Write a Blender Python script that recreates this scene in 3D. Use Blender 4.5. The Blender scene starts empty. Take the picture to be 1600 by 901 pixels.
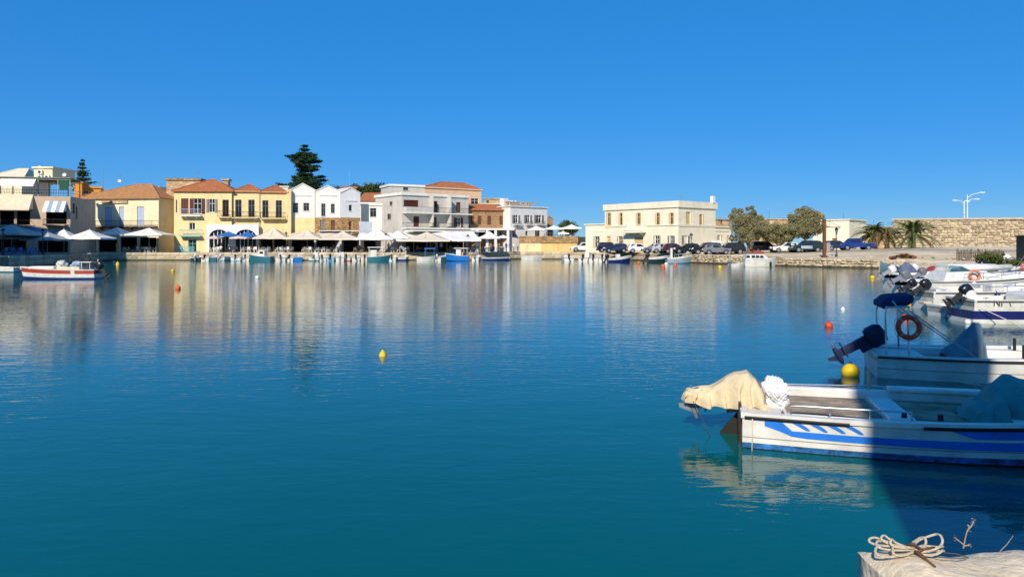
import bpy, bmesh, math, random
from mathutils import Vector, Matrix, noise
from mathutils.bvhtree import BVHTree
random.seed(7)
R = math.radians
SC = bpy.context.scene
COL = SC.collection

# ---------------------------------------------------------------- camera
F = 1164.0; CX = 800.0; YH = 382.0; H = 2.6      # focal length / horizon row in photo pixels, eye height in metres
cam_d = bpy.data.cameras.new('camera'); cam = bpy.data.objects.new('camera', cam_d); COL.objects.link(cam)
cam_d.sensor_width = 36.0; cam_d.lens = 36.0 * F / 1600.0
cam_d.shift_y = -(450.5 - YH) / 1600.0
cam_d.clip_start = 0.05; cam_d.clip_end = 9000
cam.location = (0, 0, H); cam.rotation_euler = (R(90), 0, 0)
SC.camera = cam

# ---------------------------------------------------------------- sky, sun, exposure
SUN_AZ = 18.0      # degrees to the left of straight behind the camera
SUN_EL = 33.0
world = bpy.data.worlds.new('World'); SC.world = world; world.use_nodes = True
wn = world.node_tree.nodes; wl = world.node_tree.links
for n in list(wn): wn.remove(n)
sky = wn.new('ShaderNodeTexSky'); sky.sky_type = 'NISHITA'; sky.sun_disc = False
sky.sun_elevation = R(SUN_EL); sky.sun_rotation = R(180 + SUN_AZ)
sky.altitude = 3000; sky.air_density = 0.6; sky.dust_density = 0.0; sky.ozone_density = 4.2
hsv = wn.new('ShaderNodeHueSaturation'); hsv.inputs['Saturation'].default_value = 1.24; hsv.inputs['Hue'].default_value = 0.493
bg = wn.new('ShaderNodeBackground'); bg.inputs['Strength'].default_value = 0.12
wo = wn.new('ShaderNodeOutputWorld')
# one even tone curve over the whole dome: the camera holds back the bright band near the horizon
lum = wn.new('ShaderNodeRGBToBW'); wl.new(sky.outputs[0], lum.inputs[0])
pw = wn.new('ShaderNodeMath'); pw.operation = 'POWER'; pw.inputs[1].default_value = -0.66; wl.new(lum.outputs[0], pw.inputs[0])
mu = wn.new('ShaderNodeMath'); mu.operation = 'MULTIPLY'; mu.inputs[1].default_value = 2.08; wl.new(pw.outputs[0], mu.inputs[0])
vm = wn.new('ShaderNodeVectorMath'); vm.operation = 'SCALE'; wl.new(hsv.outputs[0], vm.inputs[0]); wl.new(mu.outputs[0], vm.inputs['Scale'])
wl.new(sky.outputs[0], hsv.inputs['Color']); wl.new(vm.outputs[0], bg.inputs[0]); wl.new(bg.outputs[0], wo.inputs[0])
sun_d = bpy.data.lights.new('sun', 'SUN'); sun_d.energy = 4.8; sun_d.angle = R(0.53); sun_d.color = (1.0, 0.91, 0.77)
sun = bpy.data.objects.new('sun', sun_d); COL.objects.link(sun)
a = R(SUN_AZ); e = R(SUN_EL)
SUNV = Vector((-math.sin(a) * math.cos(e), -math.cos(a) * math.cos(e), math.sin(e)))   # towards the sun
sun.rotation_euler = SUNV.to_track_quat('Z', 'Y').to_euler(); sun.location = (-30, -60, 60)
SC.view_settings.view_transform = 'Standard'; SC.view_settings.look = 'None'
SC.view_settings.gamma = 1.0; SC.view_settings.exposure = 0.12; SC.view_settings.use_curve_mapping = False
SC.render.engine = 'CYCLES'
SC.cycles.use_denoising = True
SC.cycles.max_bounces = 6; SC.cycles.glossy_bounces = 3; SC.cycles.diffuse_bounces = 3; SC.cycles.transmission_bounces = 4
SC.cycles.sample_clamp_indirect = 6.0

# ---------------------------------------------------------------- materials
MATS = {}
def srgb(h):
    h = h.lstrip('#'); c = [int(h[i:i+2], 16) / 255 for i in (0, 2, 4)]
    return tuple((x / 12.92 if x <= 0.04045 else ((x + 0.055) / 1.055) ** 2.4) for x in c)
def mat(key, col, rough=0.8, var=0.12, scale=1.5, bump=0.0, bscale=20.0, metal=0.0, spec=0.3, streak=0.0):
    if key in MATS: return MATS[key]
    if isinstance(col, str): col = srgb(col)
    m = bpy.data.materials.new(key); m.use_nodes = True
    nt = m.node_tree; nd = nt.nodes; lk = nt.links; b = nd['Principled BSDF']
    b.inputs['Roughness'].default_value = rough; b.inputs['Metallic'].default_value = metal
    b.inputs['Specular IOR Level'].default_value = spec
    b.inputs['Base Color'].default_value = (*col, 1)
    tc = nd.new('ShaderNodeTexCoord')
    if var > 0:
        nz = nd.new('ShaderNodeTexNoise'); nz.inputs['Scale'].default_value = scale; nz.inputs['Detail'].default_value = 7; nz.inputs['Roughness'].default_value = 0.65
        lk.new(tc.outputs['Object'], nz.inputs['Vector'])
        rp = nd.new('ShaderNodeValToRGB'); lk.new(nz.outputs['Fac'], rp.inputs[0])
        rp.color_ramp.elements[0].position = 0.3; rp.color_ramp.elements[1].position = 0.7
        d = tuple(max(0, x * (1 - var * 1.3)) for x in col); l = tuple(min(0.92, x * (1 + var * .6)) for x in col)
        rp.color_ramp.elements[0].color = (*d, 1); rp.color_ramp.elements[1].color = (*l, 1)
        out = rp.outputs[0]
        if streak > 0:      # rain streaks and grime running down a facade
            mp = nd.new('ShaderNodeMapping'); mp.inputs['Scale'].default_value = (0.9, 0.9, 0.25); lk.new(tc.outputs['Object'], mp.inputs[0])
            n2 = nd.new('ShaderNodeTexNoise'); n2.inputs['Scale'].default_value = 1.3; n2.inputs['Detail'].default_value = 8; lk.new(mp.outputs[0], n2.inputs['Vector'])
            r2 = nd.new('ShaderNodeValToRGB'); r2.color_ramp.elements[0].position = 0.5; r2.color_ramp.elements[1].position = 0.85
            lk.new(n2.outputs['Fac'], r2.inputs[0])
            mm = nd.new('ShaderNodeMix'); mm.data_type = 'RGBA'; mm.blend_type = 'MULTIPLY'
            ml = nd.new('ShaderNodeMath'); ml.operation = 'MULTIPLY'; ml.inputs[1].default_value = streak; lk.new(r2.outputs[0], ml.inputs[0])
            lk.new(ml.outputs[0], mm.inputs['Factor']); lk.new(out, mm.inputs['A']); mm.inputs['B'].default_value = (0.42, 0.38, 0.33, 1)
            out = mm.outputs['Result']
        lk.new(out, b.inputs['Base Color'])
    if bump > 0:
        n3 = nd.new('ShaderNodeTexNoise'); n3.inputs['Scale'].default_value = bscale; n3.inputs['Detail'].default_value = 6
        lk.new(tc.outputs['Object'], n3.inputs['Vector'])
        bp = nd.new('ShaderNodeBump'); bp.inputs['Strength'].default_value = bump; bp.inputs['Distance'].default_value = 0.05
        lk.new(n3.outputs['Fac'], bp.inputs['Height']); lk.new(bp.outputs[0], b.inputs['Normal'])
    MATS[key] = m; return m
def plaster(key, col, st=0.35): return mat(key, col, 0.9, 0.10, 0.6, 0.25, 9, spec=0.15, streak=st)
def rooftile(key, col):
    if key in MATS: return MATS[key]
    m = mat(key, col, 0.85, 0.28, 2.2, spec=0.15)
    nd = m.node_tree.nodes; lk = m.node_tree.links; b = nd['Principled BSDF']
    tc = nd.new('ShaderNodeTexCoord'); w = nd.new('ShaderNodeTexWave'); w.bands_direction = 'X'; w.inputs['Scale'].default_value = 1.6; w.inputs['Distortion'].default_value = 0.4
    lk.new(tc.outputs['Object'], w.inputs['Vector']); bp = nd.new('ShaderNodeBump'); bp.inputs['Strength'].default_value = 0.8; bp.inputs['Distance'].default_value = 0.12
    lk.new(w.outputs['Fac'], bp.inputs['Height']); lk.new(bp.outputs[0], b.inputs['Normal']); return m
def masonry(key, col, col2, sc=(2.0, 2.0, 4.0), bump=0.7):
    if key in MATS: return MATS[key]
    m = bpy.data.materials.new(key); m.use_nodes = True; nd = m.node_tree.nodes; lk = m.node_tree.links; b = nd['Principled BSDF']
    b.inputs['Roughness'].default_value = 0.95; b.inputs['Specular IOR Level'].default_value = 0.1
    tc = nd.new('ShaderNodeTexCoord'); mp = nd.new('ShaderNodeMapping'); mp.inputs['Scale'].default_value = sc; lk.new(tc.outputs['Object'], mp.inputs[0])
    v = nd.new('ShaderNodeTexVoronoi'); v.inputs['Scale'].default_value = 1; lk.new(mp.outputs[0], v.inputs['Vector'])
    v2 = nd.new('ShaderNodeTexVoronoi'); v2.feature = 'DISTANCE_TO_EDGE'; v2.inputs['Scale'].default_value = 1; lk.new(mp.outputs[0], v2.inputs['Vector'])
    sx = nd.new('ShaderNodeSeparateColor'); lk.new(v.outputs['Color'], sx.inputs[0])
    c1 = srgb(col) if isinstance(col, str) else col; c2 = srgb(col2) if isinstance(col2, str) else col2
    mx = nd.new('ShaderNodeMix'); mx.data_type = 'RGBA'; lk.new(sx.outputs[0], mx.inputs['Factor']); mx.inputs['A'].default_value = (*c1, 1); mx.inputs['B'].default_value = (*c2, 1)
    rp = nd.new('ShaderNodeValToRGB'); rp.color_ramp.elements[0].position = 0.0; rp.color_ramp.elements[1].position = 0.09
    rp.color_ramp.elements[0].color = (0.62, 0.58, 0.5, 1); rp.color_ramp.elements[1].color = (1, 1, 1, 1); lk.new(v2.outputs['Distance'], rp.inputs[0])
    m2 = nd.new('ShaderNodeMix'); m2.data_type = 'RGBA'; m2.blend_type = 'MULTIPLY'; m2.inputs['Factor'].default_value = 1
    lk.new(mx.outputs['Result'], m2.inputs['A']); lk.new(rp.outputs[0], m2.inputs['B']); lk.new(m2.outputs['Result'], b.inputs['Base Color'])
    bp = nd.new('ShaderNodeBump'); bp.inputs['Strength'].default_value = bump; bp.inputs['Distance'].default_value = 0.1; lk.new(rp.outputs[0], bp.inputs['Height']); lk.new(bp.outputs[0], b.inputs['Normal'])
    MATS[key] = m; return m
def stonevar(key, col, var=0.3, rnd=0.35, bump=0.6, bscale=4, scale=3.0):
    """stone whose tone also differs from piece to piece"""
    if key in MATS: return MATS[key]
    m = mat(key, col, 0.95, var, scale, bump, bscale, spec=0.1)
    nd = m.node_tree.nodes; lk = m.node_tree.links; b = nd['Principled BSDF']
    src = b.inputs['Base Color'].links[0].from_socket
    oi = nd.new('ShaderNodeObjectInfo'); mr = nd.new('ShaderNodeMapRange'); mr.inputs['To Min'].default_value = 1 - rnd; mr.inputs['To Max'].default_value = 1 + rnd * .35
    lk.new(oi.outputs['Random'], mr.inputs['Value'])
    mx = nd.new('ShaderNodeMix'); mx.data_type = 'RGBA'; mx.blend_type = 'MULTIPLY'; mx.inputs['Factor'].default_value = 1
    lk.new(src, mx.inputs['A']); lk.new(mr.outputs[0], mx.inputs['B']); lk.new(mx.outputs['Result'], b.inputs['Base Color']); return m

GLASS = mat('window_glass', (0.018, 0.022, 0.028), 0.12, 0.5, 0.7, spec=0.5)
DARK = mat('painted_shade_interior', (0.02, 0.018, 0.016), 0.9, 0.4, 0.8)  # near-black colour stands in for deep shade under the awnings
WHITEP = mat('white_paint', (0.78, 0.76, 0.72), 0.6, 0.08, 3)
WOOD = mat('bare_wood', (0.33, 0.2, 0.09), 0.75, 0.3, 6)
IRON = mat('dark_iron', (0.025, 0.025, 0.028), 0.5, 0.3, 5, spec=0.4)
CHROME = mat('steel_rail', (0.55, 0.56, 0.58), 0.28, 0.1, 4, metal=0.9)
GELW = mat('white_gelcoat', (0.74, 0.71, 0.64), 0.4, 0.16, 3.5, 0.06, 8, spec=0.45, streak=0.45)
RUBBER = mat('black_rubber', (0.015, 0.015, 0.017), 0.6, 0.3, 5)

# ---------------------------------------------------------------- mesh helpers
class MB:
    def __init__(s, T=None): s.v = []; s.f = []; s.m = []; s.T = T
    def add(s, pts, faces, mi=0):
        o = len(s.v)
        s.v += [tuple(s.T(*p)) if s.T else tuple(p) for p in pts]
        s.f += [tuple(i + o for i in fc) for fc in faces]; s.m += [mi] * len(faces)
    def quad(s, a, b, c, d, mi=0): s.add([a, b, c, d], [(0, 1, 2, 3)], mi)
    def box(s, x0, y0, z0, x1, y1, z1, mi=0):
        s.add([(x0,y0,z0),(x1,y0,z0),(x1,y1,z0),(x0,y1,z0),(x0,y0,z1),(x1,y0,z1),(x1,y1,z1),(x0,y1,z1)],
              [(3,2,1,0),(4,5,6,7),(0,1,5,4),(1,2,6,5),(2,3,7,6),(3,0,4,7)], mi)
    def tube(s, pts, rad, n=6, mi=0, cap=True):
        pts = [Vector(p) for p in pts]; k = len(pts)
        if not hasattr(rad, '__len__'): rad = [rad] * k
        vs = []; fs = []
        for i, p in enumerate(pts):
            d = (pts[min(i+1, k-1)] - pts[max(i-1, 0)]); d = d.normalized() if d.length > 1e-9 else Vector((0,0,1))
            u = d.cross(Vector((0,0,1)) if abs(d.z) < 0.95 else Vector((1,0,0))).normalized(); w = d.cross(u)
            for j in range(n):
                an = 2 * math.pi * j / n; vs.append(tuple(p + (u * math.cos(an) + w * math.sin(an)) * rad[i]))
        for i in range(k-1):
            for j in range(n): fs.append((i*n+j, i*n+(j+1) % n, (i+1)*n+(j+1) % n, (i+1)*n+j))
        if cap: fs.append(tuple(range(n))[::-1]); fs.append(tuple(range((k-1)*n, k*n)))
        s.add(vs, fs, mi)
    def lathe(s, prof, n=12, c=(0,0,0), mi=0):
        vs = []; fs = []
        for r, z in prof:
            for j in range(n):
                an = 2*math.pi*j/n; vs.append((c[0]+r*math.cos(an), c[1]+r*math.sin(an), c[2]+z))
        for i in range(len(prof)-1):
            for j in range(n): fs.append((i*n+j, i*n+(j+1) % n, (i+1)*n+(j+1) % n, (i+1)*n+j))
        s.add(vs, fs, mi)
    def grid(s, fn, nu, nv, mi=0, closeu=False):
        vs = [fn(i / nu, j / nv) for j in range(nv+1) for i in range(nu + (0 if closeu else 1))]
        w = nu + (0 if closeu else 1); fs = []
        for j in range(nv):
            for i in range(nu):
                i2 = (i+1) % w; fs.append((j*w+i, j*w+i2, (j+1)*w+i2, (j+1)*w+i))
        s.add(vs, fs, mi)
    def prism(s, prof, y0, y1, mi=0):
        """profile in x,z pulled from y0 to y1"""
        n = len(prof); vs = [(x, y0, z) for x, z in prof] + [(x, y1, z) for x, z in prof]
        s.add(vs, [tuple(range(n)), tuple(range(n, 2*n))[::-1]] + [(i, i+n, (i+1) % n + n, (i+1) % n) for i in range(n)], mi)
    def mesh(s, name, mats, smooth=False):
        me = bpy.data.meshes.new(name); me.from_pydata(s.v, [], s.f)
        for m in (mats if isinstance(mats, (list, tuple)) else [mats]): me.materials.append(m)
        me.polygons.foreach_set('material_index', s.m)
        if smooth: me.polygons.foreach_set('use_smooth', [True] * len(s.f))
        me.update(); return me
    def build(s, name, mats, parent=None, smooth=False, bevel=0, sub=0):
        o = bpy.data.objects.new(name, s.mesh(name, mats, smooth)); COL.objects.link(o); o.parent = parent
        if bevel:
            b = o.modifiers.new('bevel', 'BEVEL'); b.width = bevel; b.segments = 2; b.limit_method = 'ANGLE'
        if sub:
            b = o.modifiers.new('sub', 'SUBSURF'); b.levels = sub; b.render_levels = sub
        return o
def link_mesh(name, me, parent=None, loc=(0,0,0), rot=(0,0,0), sc=(1,1,1)):
    o = bpy.data.objects.new(name, me); COL.objects.link(o); o.parent = parent; o.location = loc; o.rotation_euler = rot; o.scale = sc; return o
def tag(o, label=None, cat=None, group=None, kind=None):
    if label: o['label'] = label
    if cat: o['category'] = cat
    if group: o['group'] = group
    if kind: o['kind'] = kind
    return o
def thing(name, label, cat, loc=(0,0,0), rz=0.0, group=None):
    o = bpy.data.objects.new(name, None); COL.objects.link(o); o.location = loc; o.rotation_euler = (0, 0, rz); o.empty_display_size = 0.3
    return tag(o, label, cat, group)
def copy_tree(o, parent=None):
    c = o.copy(); COL.objects.link(c); c.parent = parent
    for ch in o.children: copy_tree(ch, c)
    return c
ORD = 'first second third fourth fifth sixth seventh eighth ninth tenth eleventh twelfth thirteenth fourteenth fifteenth sixteenth seventeenth eighteenth nineteenth twentieth'.split()

def gx(px, d): return (px - CX) / F * d
def gz(py, d): return H - (py - YH) / F * d
def P(px, py, d): return Vector((gx(px, d), d, gz(py, d)))

# ================================================================ THE SETTING
# ---------------------------------------------------------------- water
def water_material():
    m = bpy.data.materials.new('harbour_water'); m.use_nodes = True; nd = m.node_tree.nodes; lk = m.node_tree.links; b = nd['Principled BSDF']
    b.inputs['Roughness'].default_value = 0.035; b.inputs['IOR'].default_value = 1.333
    tc = nd.new('ShaderNodeTexCoord')
    nz = nd.new('ShaderNodeTexNoise'); nz.inputs['Scale'].default_value = 0.07; nz.inputs['Detail'].default_value = 4; lk.new(tc.outputs['Object'], nz.inputs['Vector'])
    rp = nd.new('ShaderNodeValToRGB'); rp.color_ramp.elements[0].position = 0.35; rp.color_ramp.elements[1].position = 0.68
    rp.color_ramp.elements[0].color = (0.0, 0.086, 0.088, 1); rp.color_ramp.elements[1].color = (0.0, 0.106, 0.096, 1)
    lk.new(nz.outputs['Fac'], rp.inputs[0]); lk.new(rp.outputs[0], b.inputs['Base Color'])
    def ns(scale, sx, sy, det, rot=0, rough=0.5):
        mp = nd.new('ShaderNodeMapping'); mp.inputs['Scale'].default_value = (sx, sy, 1); mp.inputs['Rotation'].default_value = (0, 0, rot); lk.new(tc.outputs['Object'], mp.inputs[0])
        n = nd.new('ShaderNodeTexNoise'); n.inputs['Scale'].default_value = scale; n.inputs['Detail'].default_value = det; n.inputs['Roughness'].default_value = rough; n.inputs['Distortion'].default_value = 0.6
        lk.new(mp.outputs[0], n.inputs['Vector']); return n.outputs['Fac']
    def mul(x, k):
        q = nd.new('ShaderNodeMath'); q.operation = 'MULTIPLY'; lk.new(x, q.inputs[0])
        if isinstance(k, float): q.inputs[1].default_value = k
        else: lk.new(k, q.inputs[1])
        return q.outputs[0]
    def add(x, y):
        q = nd.new('ShaderNodeMath'); q.operation = 'ADD'; lk.new(x, q.inputs[0]); lk.new(y, q.inputs[1]); return q.outputs[0]
    swell = ns(0.45, 0.55, 1.0, 2, 0.25)
    chop = ns(2.6, 0.40, 1.0, 3, -0.10)
    rip = ns(7.0, 0.45, 1.0, 3, 0.15)
    # calm and ruffled patches, as a light breeze leaves them
    pt = ns(0.045, 0.5, 1.0, 3, 0.2); pr = nd.new('ShaderNodeMapRange'); pr.inputs['From Min'].default_value = 0.35; pr.inputs['From Max'].default_value = 0.65; pr.inputs['To Min'].default_value = 0.4; pr.inputs['To Max'].default_value = 1.5
    lk.new(pt, pr.inputs['Value'])
    h = add(mul(swell, 0.012), add(mul(chop, 0.0074), mul(mul(rip, 0.0054), pr.outputs[0])))
    bp = nd.new('ShaderNodeBump'); bp.inputs['Strength'].default_value = 1.0; bp.inputs['Distance'].default_value = 1.0
    lk.new(h, bp.inputs['Height']); lk.new(bp.outputs[0], b.inputs['Normal'])
    return m
mb = MB(); mb.quad((-4000, -300, 0), (4000, -300, 0), (4000, 7000, 0), (-4000, 7000, 0))
tag(mb.build('water', water_material()), kind='structure')

# ---------------------------------------------------------------- land
DECK = 1.3
PAVE = mat('quay_paving', (0.36, 0.32, 0.26), 0.9, 0.25, 1.2, 0.3, 12, spec=0.1)
EARTH = mat('dusty_ground', (0.72, 0.575, 0.375), 0.95, 0.35, 0.35, 0.5, 6, spec=0.1)
QSTONE = stonevar('quay_stone', (0.62, 0.51, 0.35), 0.35, 0.30)
WETSTONE = mat('wet_weedy_stone', (0.09, 0.075, 0.045), 0.6, 0.4, 2.0, 0.4, 6)
SHORE_T = [(-50,-40),(-50,40),(-52,62),(-55.5,82),(-60,100),(-66,119),(-60,122.5),(-40,122.2),(-20.8,122),(-6.5,126),(1.5,134),(11,131),(20,124),(25.5,106)]
def poly_mesh(name, pts, z, m):
    bm = bmesh.new(); vs = [bm.verts.new((x, y, z)) for x, y in pts]; f = bm.faces.new(vs); f.normal_update()
    if f.normal.z < 0: f.normal_flip()
    bmesh.ops.triangulate(bm, faces=bm.faces[:]); me = bpy.data.meshes.new(name); bm.to_mesh(me); bm.free(); me.materials.append(m)
    o = bpy.data.objects.new(name, me); COL.objects.link(o); return o
tag(poly_mesh('quay_pavement', SHORE_T + [(70,240),(-150,240),(-150,-40)], DECK, PAVE), kind='structure')
# quay wall: backing, wet foot and one object for each facing block
quay = thing('quay_wall', 'long stone quay wall edging the harbour below the houses', 'quay wall'); quay['kind'] = 'structure'
bk = MB(); ft = MB(); blocks = []
for (ax, ay), (bx, by) in zip(SHORE_T[:-1], SHORE_T[1:]):
    A = Vector((ax, ay, 0)); B = Vector((bx, by, 0)); d = (B - A).normalized(); n = Vector((d.y, -d.x, 0))   # outwards, over the water
    i0 = A - n * .02; i1 = B - n * .02
    bk.quad((i0.x, i0.y, -1), (i1.x, i1.y, -1), (i1.x, i1.y, DECK - .01), (i0.x, i0.y, DECK - .01))
    o0 = A + n * .13; o1 = B + n * .13
    ft.quad((o0.x, o0.y, -1), (o1.x, o1.y, -1), (o1.x, o1.y, .16), (o0.x, o0.y, .16)); ft.quad((o0.x, o0.y, .16), (o1.x, o1.y, .16), (i1.x, i1.y, .17), (i0.x, i0.y, .17))
    if ay >= 82 - 1:
        L = (B - A).length; rz = math.atan2(d.y, d.x)
        for row, (z0, z1) in enumerate(((.17, .70), (.72, 1.31))):
            s = 0.0
            while s < L - .05:
                w = min(random.uniform(.95, 1.75), L - s)
                if L - s - w < .5: w = L - s
                blocks.append((A + d * s, w, z0, z1, rz)); s += w
bk.build('backing', mat('mortar_grey', (0.24, 0.21, 0.16), 0.95, 0.3, 2), quay); ft.build('wet_foot', WETSTONE, quay)
def rough_block(seed):
    r = random.Random(seed); m = MB(); vs = []
    for x in (0.012, .35, .68, .988):
        for z in (0.02, .5, .98):
            vs.append((x, -.12 - r.uniform(0, .05) + (0.05 if x in (.012, .988) or z != .5 else 0), z))
    fs = [(i*3+j, (i+1)*3+j, (i+1)*3+j+1, i*3+j+1) for i in range(3) for j in range(2)]
    n0 = len(vs)
    vs += [(0.012, .3, 0.02), (.988, .3, 0.02), (.988, .3, .98), (.012, .3, .98)]
    fs += [(0, 1, 2, n0+3, n0), (9, n0+1, n0+2, 11, 10), (2, 5, 8, 11, n0+2, n0+3), (0, n0, n0+1, 9, 6, 3)]
    m.add(vs, fs); return m.mesh('stone', QSTONE)
BLK = [rough_block(i) for i in range(5)]
blocks.sort(key=lambda b: -b[1] / b[0].y)
rest = MB()
for i, (p, w, z0, z1, rz) in enumerate(blocks):
    if i < 290: link_mesh('stone', random.choice(BLK), quay, (p.x, p.y, z0), (0, 0, rz), (w, 1 + random.uniform(-.2, .2), z1 - z0))
    else:
        d = Vector((math.cos(rz), math.sin(rz), 0)); n = Vector((d.y, -d.x, 0)); q = p + d * (w - .02)
        rest.add([(p.x, p.y, z0), (q.x, q.y, z0), (q.x, q.y, z1), (p.x, p.y, z1)] + [tuple(v + n * .12) for v in (Vector((p.x, p.y, z0)), Vector((q.x, q.y, z0)), Vector((q.x, q.y, z1)), Vector((p.x, p.y, z1)))],
                 [(4,5,6,7), (0,1,5,4), (3,7,6,2), (0,4,7,3), (1,2,6,5)])
if rest.v: tag(rest.build('far_stone', QSTONE, quay), kind='stuff')

# mole on the right, rising gently from its rubble edge to the breakwater
SHORE_M = [((25.5,106),(.30,.95),1.2),((28,99),(.36,.93),1.1),((31.5,92),(.42,.9),1.0),((36,84),(.5,.87),.92),((39.6,80.2),(.6,.8),.8),((41.2,78.4),(.75,.66),.12),((41.8,74),(.85,.5),.05),((40.5,68),(.95,.3),.3),((38.5,60),(1,.12),.7),((33.5,48),(1,0),.9),((27.5,36),(1,0),1.0),((21.5,26),(1,-.05),1.1),((14,14),(1,-.15),1.2),((9.5,6),(.9,-.4),1.25)]
STEPS = [(0,0),(1.5,.10),(4,.22),(9,.45),(16,.75),(26,1.05),(45,1.35),(90,1.4)]
def mole_pt(u, v):
    i = u * (len(SHORE_M)-1); k = min(int(i), len(SHORE_M)-2); t = i - k
    (p0, n0, z0), (p1, n1, z1) = SHORE_M[k], SHORE_M[k+1]
    p = Vector(p0).lerp(Vector(p1), t); n = Vector(n0).lerp(Vector(n1), t); z = z0 + (z1 - z0) * t
    j = v * (len(STEPS)-1); q = min(int(j), len(STEPS)-2); s = j - q
    dist = STEPS[q][0] + (STEPS[q+1][0] - STEPS[q][0]) * s; up = STEPS[q][1] + (STEPS[q+1][1] - STEPS[q][1]) * s
    zt_ = 1.4 + .95*min(1, max(0, u-.06)/.26); z = z + up * (zt_ - z) / 1.4
    x, y = p.x + n.x * dist, p.y + n.y * dist
    return (x, y, z + (0.07 * noise.noise(Vector((x*.35, y*.35, 0))) if v > 0 else 0))
mb = MB(); mb.grid(mole_pt, 78, 42)
mole = mb.build('mole_ground', EARTH, smooth=True); tag(mole, kind='structure')
MOLE_T = BVHTree.FromPolygons(mb.v, mb.f)
def zg(x, y):
    h = MOLE_T.ray_cast(Vector((x, y, 40)), Vector((0, 0, -1)))
    return h[0].z if h[0] else DECK
# road strip behind the slipway, grey tarmac worn pale
def strip(pts, hw, m, name, dz=0.03, n=24):
    g = MB()
    def fn(u, v):
        i = u * (len(pts)-1); k = min(int(i), len(pts)-2); t = i-k; p = Vector(pts[k]).lerp(Vector(pts[k+1]), t)
        d = (Vector(pts[k+1]) - Vector(pts[k])).normalized(); q = p + Vector((-d.y, d.x)) * hw * (v*2-1); return (q.x, q.y, zg(q.x, q.y) + dz)
    g.grid(fn, n, 4); return g.build(name, m, smooth=True)
tag(strip([(33,112),(48,106),(60,98),(70,84),(75,70)], 3.0, mat('worn_tarmac', (0.47, 0.41, 0.33), 0.95, 0.2, 0.8, 0.3, 20), 'road', 0.05), kind='structure')

def rock_mesh(seed, m, sub=1):
    bm = bmesh.new(); bmesh.ops.create_icosphere(bm, subdivisions=sub, radius=0.5); r = random.Random(seed); o = Vector((r.random()*50, r.random()*50, r.random()*50))
    for v in bm.verts: v.co *= 1 + 0.55 * noise.noise(v.co * 1.7 + o) + .1 * r.uniform(-1, 1)
    me = bpy.data.meshes.new('rock'); bm.to_mesh(me); bm.free(); me.materials.append(m); return me
def rocks_joined(name, items, m, parent=None):
    """items: (pos, size xyz, rot)"""
    g = MB(); prot = [rock_mesh(i, m) for i in range(6)]
    for p, s, rz in items:
        me = random.choice(prot); c, sn = math.cos(rz), math.sin(rz)
        vs = [(p[0] + (v.co.x*s[0]*c - v.co.y*s[1]*sn), p[1] + (v.co.x*s[0]*sn + v.co.y*s[1]*c), p[2] + v.co.z*s[2]) for v in me.vertices]
        g.add(vs, [tuple(q.vertices) for q in me.polygons])
    return g.build(name, m, parent)
RUB = mat('rubble_stone', (0.58, 0.47, 0.31), 0.95, 0.45, 0.9, 0.6, 5, spec=0.1)
ed = thing('mole_edge', 'rough rubble stone bank along the edge of the mole', 'stone bank'); ed['kind'] = 'structure'
it = []; sk = MB(); wf = MB(); edgeblocks = []
for k in range(4):
    (p0, n0, z0), (p1, n1, z1) = SHORE_M[k], SHORE_M[k+1]; A = Vector(p0); B = Vector(p1); d = (B-A).normalized(); n = Vector((d.y, -d.x))*1
    if n.dot(Vector(n0)) > 0: n = -n
    sk.quad((A.x, A.y, -1), (B.x, B.y, -1), (B.x, B.y, z1), (A.x, A.y, z0))
    a2 = A + n*.32; b2 = B + n*.32
    wf.quad((a2.x, a2.y, -1), (b2.x, b2.y, -1), (b2.x, b2.y, .13), (a2.x, a2.y, .13)); wf.quad((a2.x, a2.y, .13), (b2.x, b2.y, .13), (B.x, B.y, .2), (A.x, A.y, .2))
    L = (B-A).length; s = 0
    while s < L:
        zt = z0 + (z1-z0)*s/L
        for z in (.27, .58, .85, 1.08):
            if z > zt + .1: continue
            p = A + d*(s + random.uniform(-.15, .15)) + n*random.uniform(-.05, .12)*(1.6 - z)
            it.append(((p.x, p.y, z + random.uniform(-.05, .05)), (random.uniform(.4, .85), random.uniform(.35, .6), random.uniform(.25, .42)), math.atan2(d.y, d.x) + random.uniform(-.3, .3)))
        s += .44
sk.build('backing', RUB, ed); wf.build('wet_foot', WETSTONE, ed)
tag(rocks_joined('rubble', it, RUB, ed), kind='stuff')

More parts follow.
